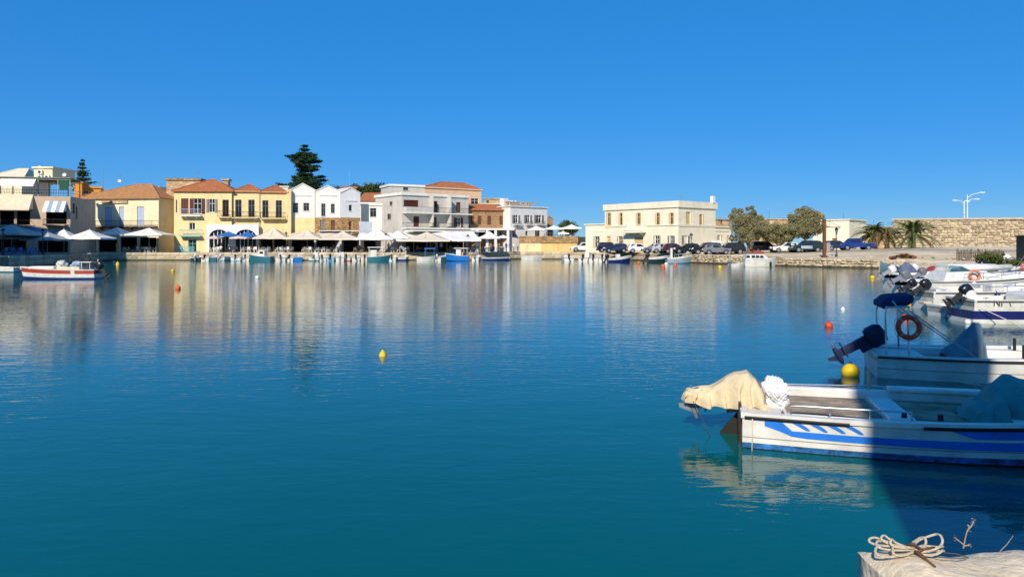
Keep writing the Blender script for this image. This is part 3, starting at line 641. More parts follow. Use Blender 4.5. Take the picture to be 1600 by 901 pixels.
for x0_, x1_ in ((803, 809.5), (821.5, 828), (838, 846)): b.win(x0_, 336, x1_, 349, 'half', GREYS)
b.win(800.5, 358, 807, 371, 'shut', GREYS); b.win(821, 361, 825, 368, 'glass', frame=GREYS); b.win(836, 359.5, 844, 372, 'french', frame=GREYS); b.finish(cornice=.1)
for x0_, x1_ in ((801, 812), (820, 830), (836, 849)): b.balcony(x0_, x1_, 350.5, .7, 346, brackets=2)
b.part('roof_parapet', PALEST, [(.3+1.1*k, 1.5, b.h, 1.0+1.1*k, 1.8, b.h+.8) for k in range(6)] + [(0, 1.45, b.h+.8, b.W*.9, 1.85, b.h+1.0)])
b.part('roof_tank', WHITEP, [(1.2, 3.5, b.h, 2.4, 4.6, b.h+1.7)])
s_ = Bld('brown_gable_house', 'little brown stone gable peeking past the white balcony house', 853, 152, 864, 152, 343, 5, BRSTONE); s_.finish(('gable', 338, BRSTONE))
# low houses filling the skyline behind
for k, (x0_, x1_, yt, d_, m_, lb) in enumerate([(690, 716, 296, 172, WARMW, 'pale roof block behind the peach house'), (752, 800, 318, 165, WARMW, 'pale flat house behind the brown stone house'), (756, 782, 310, 175, PALEST, 'stone flat-roofed house on the skyline above the brown stone house'), (430, 450, 291, 150, WARMW, 'low white house behind the yellow end house roof'), (232, 248, 292, 150, WARMW, 'small white rooftop behind the cream house'), (782, 800, 314, 158, WPL, 'white stepped roof beside the white balcony house')]):
    q = Bld('background_house', lb, x0_, d_, x1_, d_, yt, 7, m_); q.win(x0_+4, yt+3, x0_+8, yt+8, 'glass', frame=GREYS); q.finish(cornice=.15)
# --- terrace wall at the corner of the quay
tw = Bld('terrace_wall', 'ochre retaining wall with stone parapet under the corner terrace', 813, 137, 902, 133.5, 370, 9, plaster('warm_ochre_render', (.72, .50, .20), .5)); tw.win(838, 382, 846, 391, 'shut', BROWNS); tw.finish()
tw.part('stone_parapet', STONEW, [(-.2, -.15, tw.h-1.15, tw.W+.2, .35, tw.h+.12)])
tw.part('pale_panel', plaster('pale_ochre_render', (.78, .64, .36), .5), [(0, -.08, 0, tw.uv(846, 380)[0], -.004, tw.h-1.16)])
# --- old custom house
b = Bld('custom_house', 'large ivory two-storey harbour building with ochre shutters and corner plan', 945, 127, 1060, 115, 320.5, 9.6, CUST)
for x0_, x1_ in ((948.8, 954), (968, 972.2), (995, 1000.5), (1025, 1030.5), (1046.5, 1052)): b.win(x0_, 332.5, x1_, 352, 'half', OCHRES, frame=OCHRES)
b.win(948.5, 369, 954, 384, 'shut', OCHRES); b.win(966, 369, 972.5, 388, 'half', PALEST); b.win(1023, 368, 1030.5, 386, 'half', PALEST); b.win(1046, 368, 1052, 386, 'half', GREYS); b.win(991, 370, 1005, 397, 'door', OCHRES)
b.win(1072, 331, 1079, 351, 'shut', OCHRES, 'right'); b.win(1093, 335, 1098, 352, 'half', OCHRES, 'right', OCHRES)
b.win(1068, 368, 1074.5, 387, 'half', GREYS, 'right'); b.finish(cornice=.95)
b.balcony(980, 1010, 361, 1.3, 351, brackets=3, rail=WHITEP, slab=CUST, th=.3)
b.part('base_course', PALEST, [(0, -.08, 0, b.uv(990, 390)[0], -.004, .9), (b.uv(1006, 390)[0], -.08, 0, b.W, -.004, .9)])
zs_ = b.uv(1020, 353)[1]; b.part('string_course', CUST, [(0, -.12, zs_, b.uv(979, 350)[0], -.004, zs_+.2), (b.uv(1011, 350)[0], -.12, zs_, b.W+.12, -.004, zs_+.2), (b.W+.004, 0, zs_, b.W+.12, b.D, zs_+.2)])
CH = b
w_ = Bld('custom_house_wing', 'low ivory wing on the left of the harbour building', 915, 130, 946, 127.5, 350.5, 8, CUST); w_.win(929, 369, 936, 388, 'half', PALEST); w_.finish(cornice=.12); w_.ledge(362, x0=924, x1=944, h=.1, p=.06)
w2 = Bld('custom_house_annex', 'low ivory annex with two small windows right of the harbour building', 1061, 115.3, 1142, 124, 352.5, 9, CUST); w2.win(1109, 367, 1113.5, 376, 'half', PALEST); w2.win(1121, 367, 1126, 376, 'half', PALEST); w2.win(1136, 368, 1139.5, 386, 'shut', OCHRES); w2.finish(cornice=.1); w2.ledge(360, x0=1062, x1=1138, h=.14, p=.1)
fp = MB(); u_ = b.D; fp.box(b.W-.2, u_-1.2, b.h, b.W+.35, u_-.6, b.h+1.1); fp.build('chimney', WHITEP, b.root)
w3 = Bld('stone_shed', 'small pale building with square opening behind the annex', 1116, 132, 1142, 134, 342, 6, PALEST, base=1.8); w3.win(1126, 345, 1129, 349, 'glass', frame=GREYS); w3.finish(cornice=.12)
w4 = Bld('long_low_building', 'long low stone-topped building behind the tamarisk trees', 1186, 140, 1234, 140, 342, 7, PALEST, base=1.8); w4.finish(cornice=.15)
w5 = Bld('white_harbour_shed', 'plain cream block building behind the rusty crane post', 1270, 124, 1327, 120, 344, 8, CUST, base=1.8); w5.win(1300, 372, 1308, 384, 'shut', WOOD); w5.finish(cornice=.08)

# drainpipes and cables down the facades
DP = mat('zinc_pipe', (.40, .39, .37), .5, .2, 4)
def drainpipe(bl, px, m=DP): u = bl.uv(px, 340)[0]; g = MB(); g.tube([(u, -.09, bl.h-.25), (u, -.09, 2.9)], .055, 6); g.tube([(u, -.09, bl.h-.25), (u, -.25, bl.h-.1)], .055, 6); g.build('drainpipe', m, bl.root)
drainpipe(b2, 364.3); drainpipe(b3, 405.9); drainpipe(CH, 1058.5, WHITEP)

# ---------------------------------------------------------------- breakwater
BWST = stonevar('breakwater_stone', (0.64, 0.52, 0.35), 0.45, 0.40, 0.9, 3, 1.6)
bw = thing('breakwater_wall', 'high rough stone breakwater wall at the right behind the palms', 'wall', (gx(1398, 124), 124, 0))
BA = Vector((gx(1396, 125), 125)); BB = Vector((gx(1680, 108), 108)); bd = (BB-BA).normalized(); bl = (BB-BA).length; bn = Vector((bd.y, -bd.x))
bw.location = (BA.x, BA.y, 1.6); bw.rotation_euler = (0, 0, math.atan2(bd.y, bd.x))
zt0 = gz(344, 125)-1.6; zt1 = gz(342, 108)-1.6
m_ = MB(); m_.add([(0,.05,-1),(bl,.05,-1),(bl,.05,zt1),(0,.05,zt0),(0,4,-1),(bl,4,-1),(bl,4,zt1),(0,4,zt0)], [(0,1,2,3),(3,2,6,7),(0,3,7,4),(1,5,6,2),(4,7,6,5)]); m_.build('core', masonry('breakwater_core', '#dcc094', '#c2a070', (1.2, 1.2, 2.4)), bw)
m_ = MB(); m_.add([(-.2,-.28,zt0),(bl,-.28,zt1),(bl,-.28,zt1+.28),(-.2,-.28,zt0+.28),(-.2,4.1,zt0),(bl,4.1,zt1),(bl,4.1,zt1+.28),(-.2,4.1,zt0+.28)], [(0,1,2,3),(3,2,6,7),(0,3,7,4),(0,4,5,1)]); m_.build('coping', mat('coping_concrete', (.52, .44, .33), .9, .2, 1), bw)
SB = []
for sd in range(6):
    r = random.Random(sd+40); g = MB(); vs = []
    for x in (0, .33, .67, 1):
        for z in (0, .5, 1):
            e_ = x in (0, 1) or z in (0, 1); vs.append((x*.97 + (r.uniform(-.03, .03) if not e_ else r.uniform(0, .04) if x == 0 else -r.uniform(0, .04) if x == 1 else 0), -.06 if e_ else -.14 - r.uniform(0, .1), z*.93 + r.uniform(-.03, .03)))
    g.add(vs, [(i*3+j, (i+1)*3+j, (i+1)*3+j+1, i*3+j+1) for i in range(3) for j in range(2)])
    q = [0, 1, 2, 5, 8, 11, 10, 9, 6, 3]; n0 = len(g.v); g.add([(vs[i][0], .1, vs[i][2]) for i in q], []); 
    for k in range(10): g.f.append((q[k], q[(k+1) % 10], n0+(k+1) % 10, n0+k)); g.m.append(0)
    SB.append(g.mesh('stone', BWST))
cnt = 0; z = -.1; far_s = []
while z < zt0-.1:
    hrow = random.uniform(.26, .56); s = random.uniform(-.3, 0)
    if z + hrow > zt0 - .12: hrow = max(.25, zt0-z-.02)
    while s < bl:
        w = random.choice((random.uniform(.3, .7), random.uniform(.6, 1.4))); far_s.append((s, w, z, hrow)); s += w
    z += hrow
far_s.sort(key=lambda t: -t[1]*t[3]); rest = MB()
for i, (s, w, z, hrow) in enumerate(far_s):
    if i < 300: link_mesh('stone', random.choice(SB), bw, (max(s, 0), random.uniform(-.12, .06), z+random.uniform(-.04, .04)), (0, 0, 0), (w, 1, hrow))
    else: q = random.uniform(.04, .12); rest.box(max(s, 0)+.02, -q, z+.01, s+w-.03, .1, z+hrow-.04)
tag(rest.build('small_stone', BWST, bw), kind='stuff')
b2w = Bld('low_breakwater', 'lower distant stretch of stone breakwater behind the drooping palm', 1318, 150, 1398, 140, 356, 4, masonry('breakwater_core', '#c8a878', '#a58658'), base=1.6, cat='wall'); b2w.finish(cornice=.2, cmat=PALEST)
it = []
for k in range(90):
    s = random.uniform(0, bl*.93); p = BA + bd*s + bn*random.uniform(.4, 2.0); sz = random.uniform(.25, .8); it.append(((p.x, p.y, zg(p.x, p.y)+sz*.12), (sz*1.4, sz, sz*.7), random.uniform(0, 6)))
tag(rocks_joined('fallen_stones', it, mat('pale_stone', (.58, .50, .38), .95, .3, 2, .5, 6)), 'pale loose stones strewn along the foot of the breakwater', 'stones', kind='stuff')

# ---------------------------------------------------------------- vegetation
LEAF_T = [mat('tamarisk_leaf_%s' % k, c_, .85, .25, 1.5, spec=.15) for k, c_ in (('light', (.34, .30, .155)), ('mid', (.245, .23, .115)), ('dark', (.15, .155, .07)))]
LEAF_D = [mat('pine_leaf_%s' % k, c_, .85, .25, 1.5, spec=.15) for k, c_ in (('light', (.045, .085, .03)), ('mid', (.028, .06, .025)), ('dark', (.018, .042, .02)))]
LEAF_G = [mat('green_leaf_%s' % k, c_, .85, .25, 1.5, spec=.15) for k, c_ in (('light', (.12, .14, .035)), ('mid', (.075, .10, .025)), ('dark', (.05, .07, .02)))]
BARK = mat('bark', (.20, .13, .075), .95, .35, 4, .6, 8)
def leaf(g, p, sz, nrm=None, mi=0, asp=.5):
    d = nrm or Vector((random.gauss(0, 1), random.gauss(0, 1), random.gauss(0, 1))).normalized()
    u = d.orthogonal().normalized(); u.rotate(Matrix.Rotation(random.uniform(0, 6.28), 3, d)); w = d.cross(u)
    g.add([tuple(p - u*sz), tuple(p + w*sz*asp), tuple(p + u*sz), tuple(p - w*sz*asp)], [(0, 1, 2, 3)], mi)
def bushy(name, label, cat, base, blobs, n, sz, mats, trunk=None, group=None, asp=.5):
    """blobs: (centre offset, radii); crown of leaf sprays gathered in clumps"""
    root = thing(name, label, cat, base, 0, group); g = MB(); t = MB(); clumps = []
    vol = sum(r[0]*r[1]*r[2] for _, r in blobs)
    for c, r in blobs:
        for _ in range(max(4, int(90 * r[0]*r[1]*r[2]/vol))):
            d = Vector((random.gauss(0, 1), random.gauss(0, 1), random.gauss(0, 1))).normalized(); k = random.uniform(.2, .95)
            clumps.append((Vector(c) + Vector((d.x*r[0], d.y*r[1], d.z*r[2]))*k, min(r)*random.uniform(.28, .62)))
    for _ in range(n):
        c, r = random.choice(clumps); d = Vector((random.gauss(0, 1), random.gauss(0, 1), random.gauss(0, 1))).normalized(); q = random.random()**.45
        leaf(g, c + Vector((d.x, d.y, d.z*.85))*r*q, sz*random.uniform(.5, 1.3), None, random.choice((0, 0, 1, 1, 1, 2)), asp)
    g.build('crown', mats, root)
    if trunk:
        for (p0, p1, r0) in trunk: p0 = Vector(p0); p1 = Vector(p1); mid = p0.lerp(p1, .5) + Vector((random.uniform(-.15, .15), random.uniform(-.15, .15), 0)); t.tube([p0, mid, p1], [r0, r0*.75, r0*.55], 8)
        top = Vector(trunk[0][1])
        for c, r in random.sample(clumps, min(14, len(clumps))): t.tube([top, top.lerp(c, .5) + Vector((0, 0, -.15)), c], [.1, .06, .025], 5)
        t.build('trunk', BARK, root)
    return root
d_ = 107
def tpos(px, d): x = gx(px, d); return (x, d, zg(x, d))
def sc_(bl, k): return [((c[0]*k, c[1]*k, c[2]*k*1.16), (r[0]*k, r[1]*k, r[2]*k*1.14)) for c, r in bl]
bushy('tamarisk_tree', 'large olive-brown tamarisk tree beside the harbour building', 'tree', tpos(1169, d_), sc_([((-.7, 0, 2.7), (1.7, 1.7, 1.6)), ((.7, .3, 3.1), (1.5, 1.6, 1.7)), ((.55, 0, 4.45), (.75, .9, .9)), ((-1.3, .2, 3.9), (.95, 1.1, .95)), ((1.75, .3, 2.1), (.8, 1, .9)), ((-1.35, 0, 1.5), (.9, 1, .7)), ((1.4, .1, 3.9), (.6, .7, .6))], 1.17), 44000, .10, LEAF_T, [((0, 0, -.3), (.1, 0, 1.7), .3), ((.1, 0, 1.2), (-.9, 0, 2.4), .18)])
bushy('tamarisk_tree', 'large rounded tamarisk tree beside the rusty crane post', 'tree', tpos(1257, 107), sc_([((-.8, 0, 2.8), (1.6, 1.7, 1.5)), ((.9, .3, 3.0), (1.6, 1.6, 1.5)), ((.1, 0, 4.4), (1.0, 1.1, .95)), ((1.8, .2, 2.3), (.8, 1, .8)), ((-1.9, .2, 2.0), (.9, 1, .8)), ((1.1, 0, 4.0), (.7, .8, .7))], 1.17), 44000, .10, LEAF_T, [((0, 0, -.3), (.1, 0, 1.8), .3)])
bushy('tamarisk_tree', 'lower tamarisk tree between the two big ones', 'tree', tpos(1213, 109), sc_([((0, 0, 2.4), (1.5, 1.4, 1.3)), ((-1.2, 0, 1.7), (.9, 1, .8)), ((1.2, 0, 1.9), (.9, 1, .8))], 1.1), 26000, .10, LEAF_T, [((0, 0, -.3), (.1, 0, 1.4), .22)])
bushy('round_tree', 'round clipped green tree above the terrace parasols', 'tree', (gx(888, 150), 150, DECK), [((0, 0, 4.6), (2.0, 1.8, 1.45))], 16000, .11, LEAF_G, [((0, 0, 0), (0, 0, 3.6), .2)])
# wooded rise behind the white gables: single crowns
for k, (px, yt, w) in enumerate([(516, 292, 20), (538, 294, 18), (560, 290, 22), (578, 287, 22), (596, 289, 20)]):
    d_ = 182; r = w*d_/F*.75; zc = gz(yt, d_) - r*.8
    bushy('hill_tree', 'dark green tree crown behind the white gables, %s from the left' % ORD[k], 'tree', (gx(px, d_), d_, DECK), [((0, 0, zc-DECK), (r*1.25, r, r*.85))], 7000, .22, LEAF_G if k % 2 else LEAF_D + [], [((0, 0, 0), (0, 0, zc-DECK), .3)], 'trees on the rise behind the town')
def conifer(name, label, px, d, ytop, ybase, wpx, tiers, dense, lean=0.0, prof=(1, .8, .6, .4, .2, .03), fz=.22):
    z1 = gz(ytop, d); z0 = gz(ybase, d); root = thing(name, label, 'tree', (gx(px, d), d, DECK)); g = MB(); t = MB(); Rm = wpx*.5*d/F
    t.tube([(0, 0, 0), (lean*.4, 0, (z0-DECK)), (lean, 0, z1-DECK)], [.45, .35, .05], 8)
    for i in range(tiers):
        f = i/(tiers-1); z = z0-DECK + (z1-z0)*(f**.93); q_ = f*(len(prof)-1); k_ = min(int(q_), len(prof)-2); rr = Rm*(prof[k_]+(prof[k_+1]-prof[k_])*(q_-k_))*random.uniform(.85, 1.1) + .2
        nb = 7 if f < .8 else 5; ph_ = random.uniform(0, 6.28); z += random.uniform(-.25, .25)
        for j in range(nb):
            an = 2*math.pi*(j+random.random()*.6)/nb; L = rr*random.uniform(.5, 1.15)*(1+.28*math.cos(an-ph_)); tip = Vector((math.cos(an)*L, math.sin(an)*L, .18*L)); o_ = Vector((lean*(.4+.6*f), 0, z))
            t.tube([o_, o_+tip*.6+Vector((0, 0, -.05*L)), o_+tip], [.09, .05, .02], 4)
            for _ in range(int(dense*(.4+L))):
                s = random.uniform(.2, 1.05); p = o_ + tip*s + Vector((random.gauss(0, fz), random.gauss(0, fz), random.gauss(.03, fz*.42)))*(.5+.5*rr/Rm); leaf(g, p, random.uniform(.14, .34), None, random.choice((0, 1, 1, 2, 2)), .35)
    g.build('crown', LEAF_D, root); t.build('trunk', BARK, root); return root
conifer('norfolk_pine', 'tall dark tiered pine rising above the white gabled houses', 478, 165, 229, 304, 56, 14, 150, -.3, (.9, 1, .95, .75, .45, .72, .82, .62, .42, .25, .05), .36)
conifer('cypress_tree', 'narrow pointed dark conifer behind the orange house, left', 129, 150, 253, 300, 30, 16, 22)
FROND = [mat('palm_frond', (.10, .135, .035), .7, .2, 2), mat('dry_palm_frond', (.16, .10, .045), .8, .25, 2)]
def palm(label, px, d, size, n=34, dry=.15, h=.9, droop=1.0):
    bp = tpos(px, d); root = thing('palm_tree', label, 'palm', bp, 0, 'palms by the breakwater'); t = MB()
    t.lathe([(.42, -.3), (.36, .2), (.30, h*.6), (.34, h), (.1, h+.25)], 10); t.build('trunk', BARK, root)
    for k in range(n):
        an = random.uniform(0, 6.28); el = random.uniform(-.35, 1.35); L = size*random.uniform(.75, 1.1); g = MB(); mi = 1 if (random.random() < dry or el < -.28) else 0; pts = []
        for i in range(8):
            s = i/7; r = L*s*math.cos(el*(1-.3*s)); z = h + L*s*math.sin(el) - droop*.42*L*s*s*s*1.25; pts.append(Vector((math.cos(an)*r, math.sin(an)*r, z)))
        g.tube(pts, [.035, .03, .027, .024, .02, .016, .012, .006], 4, mi)
        for i in range(26):
            s = .15 + .85*i/26; q = s*7; a_ = min(int(q), 6); p = pts[a_].lerp(pts[a_+1], q-a_); dr = (pts[a_+1]-pts[a_]).normalized(); sd = dr.cross(Vector((0, 0, 1))); sd = sd.normalized() if sd.length > .01 else Vector((1, 0, 0))
            for sg in (-1, 1):
                e_ = p + (sd*sg*.8 + dr*.75 + Vector((0, 0, -.25)))*(.36*math.sin(math.pi*min(1, s*.8+.15))+.08); w = dr*.075
                g.add([tuple(p-w), tuple(p+w), tuple(e_)], [(0, 1, 2)], mi)
        g.build('frond', FROND, root)
palm('biggest palm with broad green fan of fronds by the breakwater end', 1427, 110, 4.3, 78, .06, 2.0)
palm('green palm with low fronds behind the blue pickup', 1366, 115, 3.8, 62, .08, 2.1)
palm('withered brown palm with hanging fronds beside the breakwater end', 1386, 114, 3.3, 30, .9, 2.0, 1.9)
palm('small palm half hidden beside the plain cream block building', 1341, 124, 2.0, 26, .2, .6)
# scrub on the right bank
for k, (px, py, d, w) in enumerate([(1548, 423, 56, 1.2), (1568, 424, 56, 1.1), (1590, 426, 54, 1.2)]):
    x = gx(px, d); bushy('scrub_bush', 'low green scrub bush on the right bank, %s from the left' % ORD[k], 'bush', (x, d, zg(x, d)-.1), [((0, 0, .35), (w, .8, .5))], 1800, .09, LEAF_G, None, 'scrub bushes on the right bank')

# ---------------------------------------------------------------- parasols and awnings
def parasol(label, px, d, ytop, yedge, hw, m, group='cafe parasols along the quay', base=DECK, sides=4, rot=None, val=.22):
    x = gx(px, d); z1 = gz(ytop, d)-base; z0 = gz(yedge, d)-base; r = hw*d/F; root = thing('parasol', label, 'parasol', (x, d, base), rot if rot is not None else random.uniform(-.12, .12), group)
    g = MB(); n = sides*4
    def rad(an):
        if sides == 4: return r/max(abs(math.cos(an)), abs(math.sin(an)))
        h_ = math.pi/sides; return r*math.cos(h_)/math.cos((an % (2*h_)) - h_)
    def fn(u, v):
        an = 2*math.pi*u; R_ = rad(an)*v; rib = abs(math.cos(an*sides/2 + (math.pi/2 if sides == 4 else 0))); sag = .10*(z1-z0-val)*math.sin(math.pi*v)*(1.0)
        return (math.cos(an)*R_, math.sin(an)*R_, z0+val + (z1-z0-val)*(1-v) - sag)
    g.grid(fn, n, 5, 0, True)
    def fv(u, v):
        an = 2*math.pi*u; R_ = rad(an)*(1 + .012*v); return (math.cos(an)*R_, math.sin(an)*R_, z0+val*(1-v) - (.03*math.sin(u*n*2.2) if v > .5 else 0))
    g.grid(fv, n, 1, 0, True); cp = g.build('canopy', m, root)
    p = MB(); p.tube([(0, 0, 0), (0, 0, z1+.08)], .04, 8); p.lathe([(.05, 0), (.07, .05), (.0, .1)], 8, (0, 0, z1+.03)); p.lathe([(.0, 0), (.35, 0), (.35, .07), (0.05, .1)], 10); p.build('pole', mat('parasol_pole', (.5, .47, .42), .5, .1, 3), root)
    rb = MB()
    for j in range(sides if sides > 4 else 8):
        an = 2*math.pi*j/(sides if sides > 4 else 8); R_ = rad(an)*.96; rb.tube([(0, 0, z1-.1), (math.cos(an)*R_, math.sin(an)*R_, z0+val-.03)], .015, 4)
    rb.build('rib', IRON, root); return root
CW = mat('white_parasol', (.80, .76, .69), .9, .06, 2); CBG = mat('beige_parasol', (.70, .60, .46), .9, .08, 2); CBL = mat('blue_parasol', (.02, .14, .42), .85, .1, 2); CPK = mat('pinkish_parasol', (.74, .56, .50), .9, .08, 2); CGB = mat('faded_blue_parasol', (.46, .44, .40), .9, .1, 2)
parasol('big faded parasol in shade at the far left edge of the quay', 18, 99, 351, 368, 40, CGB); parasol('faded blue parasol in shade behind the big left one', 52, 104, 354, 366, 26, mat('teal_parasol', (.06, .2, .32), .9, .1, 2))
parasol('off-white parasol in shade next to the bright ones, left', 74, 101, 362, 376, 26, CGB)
parasol('bright white parasol in front of the beige terrace house', 100, 104, 358, 374, 22, CW); parasol('bright white parasol between the beige and cream houses', 140, 105, 358.5, 374, 29, CW)
parasol('white parasol half in shade before the cream house', 183, 124, 355, 368, 24, CW); parasol('wide white parasol before the right end of the cream house', 233, 124, 356, 368.5, 31, CW)
for k, (px, yt, ye, hw, m_, lb) in enumerate([(357, 361.5, 369.5, 19, CBL, 'blue parasol in front of the left white arch'), (387, 361.5, 370.5, 18, CBL, 'blue parasol in front of the right white arch'), (376, 367, 373, 18, CPK, 'pale pink parasol between the two blue ones'), (335, 368, 373, 13, CPK, 'pale pink parasol left of the blue ones')]): parasol(lb, px, 125.2 if m_ is CBL else 124.2, yt, ye, hw, m_, sides=8)
parasol('beige square canopy in front of the yellow end house', 428, 125.5, 355.5, 373.5, 26, CBG); parasol('beige square canopy below the first white gable', 480, 125.5, 359, 374, 28, CBG); parasol('beige square canopy below the middle white gable', 536, 125.5, 361, 375, 31, CBG)
parasol('cream canopy below the low white terrace house', 590, 125, 356.5, 375, 30, CW); parasol('cream canopy with shaded underside left of the grey flats awning', 622, 126.5, 360, 372.5, 20, CW); parasol('beige pyramid canopy in front of the grey flats', 667, 124, 362, 377.5, 39, CBG)
parasol('white parasol before the brown stone house', 765, 126, 361.5, 373, 17, CW); parasol('small white parasol right of the brown house portico', 786, 130, 367, 372, 9, CW)
TZ = tw.base + tw.h
for k, (px, yt, ye, hw) in enumerate([(838, 353, 360, 15), (865, 352, 359, 15), (893, 350.5, 358, 16), (880, 361, 366, 9)]): parasol(['white parasol on the terrace under the white balcony house', 'white parasol in the middle of the corner terrace', 'largest white parasol at the right of the corner terrace', 'small low white parasol among the terrace ones'][k], px, 139 if k < 3 else 137.5, yt, ye, hw, CW, 'parasols on the corner terrace', TZ)
x_ = gx(1118, 109); parasol('small white parasol beside the parked cars by the annex', 1118, 109, 375, 379.5, 10, CW, None, zg(x_, 109))
# big lean-to awning in front of the grey flats
aw = thing('lean_to_awning', 'large cream sloping restaurant awning below the grey flats', 'awning', (gx(628, 131), 124, DECK)); g = MB(); xa, xb = 0, gx(752, 124)-gx(628, 131)
za = gz(362, 130)-DECK; zb = gz(377, 124)-DECK
def fa(u, v): return (xa+(xb-xa)*u + (1-v)*(.5 if u < .5 else -1.6), 6.0*(1-v), zb+.35+(za-zb-.35)*(1-v) - .12*math.sin(math.pi*v) + .03*math.sin(u*40))
g.grid(fa, 30, 6); g.grid(lambda u, v: (xa+(xb-xa)*u, -.01*v, zb+.35*(1-v)+.03*math.sin(u*40)), 30, 1); g.build('canopy', CW, aw)
for k in range(6): g = MB(); x = xa+.2+(xb-xa-.4)*k/5; g.box(x-.07, .1, 0, x+.07, .24, zb+.3); g.build('post', WOOD, aw)
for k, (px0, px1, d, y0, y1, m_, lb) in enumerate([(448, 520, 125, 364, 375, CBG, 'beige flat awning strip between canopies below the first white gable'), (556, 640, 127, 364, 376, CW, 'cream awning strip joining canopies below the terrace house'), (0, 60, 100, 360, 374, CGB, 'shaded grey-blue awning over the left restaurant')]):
    q = thing('cafe_awning', lb, 'awning', (gx(px0, d), d, DECK), 0, 'awning strips along the quay'); g = MB(); W = gx(px1, d)-gx(px0, d); z1 = gz(y0, d+2)-DECK; z0 = gz(y1, d)-DECK
    g.grid(lambda u, v: (W*u, 3.2*(1-v), z0+.3+(z1-z0-.3)*(1-v)+.04*math.sin(u*25)), 20, 3); g.grid(lambda u, v: (W*u, -.005*v, z0+.3*(1-v)+.03*math.sin(u*25)), 20, 1); g.build('canopy', m_, q)
    for j in range(4): g = MB(); x = .1+(W-.2)*j/3; g.tube([(x, .15, 0), (x, .15, z0+.32)], .05, 6); g.build('post', IRON, q)

# ---------------------------------------------------------------- cafe furniture
def chair_mesh(m):
    g = MB(); g.box(-.24, -.24, .42, .24, .24, .48)
    for x in (-.21, .21):
        g.box(x-.025, -.23, 0, x+.025, -.18, .42); g.box(x-.025, .18, 0, x+.025, .23, .95)
        g.box(x-.025, -.2, .64, x+.025, .18, .68)
    g.box(-.22, .19, .55, .22, .225, .93); return g.mesh('chair', m)
def table_mesh(m):
    g = MB(); g.box(-.4, -.4, .71, .4, .4, .76); g.box(-.05, -.05, .04, .05, .05, .71); g.box(-.3, -.3, 0, .3, .3, .04); g.box(-.42, -.42, .55, .42, -.405, .758); return g.mesh('table', m)
CHW = chair_mesh(mat('white_chair', (.78, .75, .70), .6, .08, 3)); CHD = chair_mesh(mat('navy_chair', (.035, .05, .09), .6, .2, 3)); CHB = chair_mesh(mat('blue_chair', (.10, .20, .42), .6, .15, 3)); CHN = chair_mesh(mat('wicker_chair', (.30, .22, .13), .7, .2, 4))
TBW = table_mesh(mat('white_table', (.76, .74, .70), .6, .06, 3)); TBD = table_mesh(mat('dark_table', (.08, .07, .06), .6, .2, 3))
clusters = [(4, 60, 93.5, 8, CHB, TBD, 'blue chair', 'in shade on the left quay'), (187, 245, 124.3, 9, CHW, TBW, 'white chair', 'before the cream house'), (327, 348, 124.2, 4, CHW, TBW, 'white chair', 'left of the white arches'), (352, 372, 124.2, 4, CHD, TBW, 'navy chair', 'before the left white arch'), (376, 402, 124.2, 5, CHW, TBW, 'white chair', 'before the right white arch'), (404, 424, 124.2, 4, CHW, TBW, 'white chair', 'behind the teal boat'),
 (430, 458, 124.2, 6, CHW, TBW, 'white chair', 'below the yellow end house'), (472, 508, 124.2, 7, CHW, TBW, 'white chair', 'below the first white gable'), (510, 532, 124.2, 4, CHW, TBW, 'white chair', 'below the middle white gable'), (552, 574, 124.2, 4, CHN, TBD, 'wicker chair', 'left of the cabin boat'), (611, 640, 124.2, 6, CHW, TBW, 'white chair', 'between cabin boat and grey flats'), (644, 690, 125.0, 7, CHD, TBW, 'navy chair', 'under the beige pyramid canopy'), (698, 748, 126.4, 9, CHW, TBW, 'white chair', 'under the long cream awning'), (738, 792, 129.5, 9, CHW, TBW, 'white chair', 'before the brown stone house'), (848, 898, 136.5, 6, CHD, TBD, 'dark chair', 'on the corner terrace')]
for (x0_, x1_, d, n, cm, tm, nm, where) in clusters:
    bz = TZ if 'terrace' in where and 'corner' in where else DECK
    for i in range(n):
        px = x0_+(x1_-x0_)*(i+.5)/n; dd = d+random.uniform(-.3, .3)+(.9 if i % 2 else 0)
        o = link_mesh('chair', cm, None, (gx(px, dd), dd, bz), (0, 0, random.choice((0, math.pi, 1.57, -1.57))+random.uniform(-.3, .3)))
        tag(o, '%s %s, %s from the left' % (nm, where, ORD[i]), 'chair', 'cafe chairs ' + where)
    nt_ = max(1, n//3)
    for i in range(nt_):
        px = x0_+(x1_-x0_)*(i+.5)/nt_; dd = d+1.3
        o = link_mesh('cafe_table', tm, None, (gx(px, dd), dd, bz), (0, 0, random.uniform(-.2, .2))); tag(o, 'small square cafe table %s, %s from the left' % (where, ORD[i]), 'table', 'cafe tables ' + where)

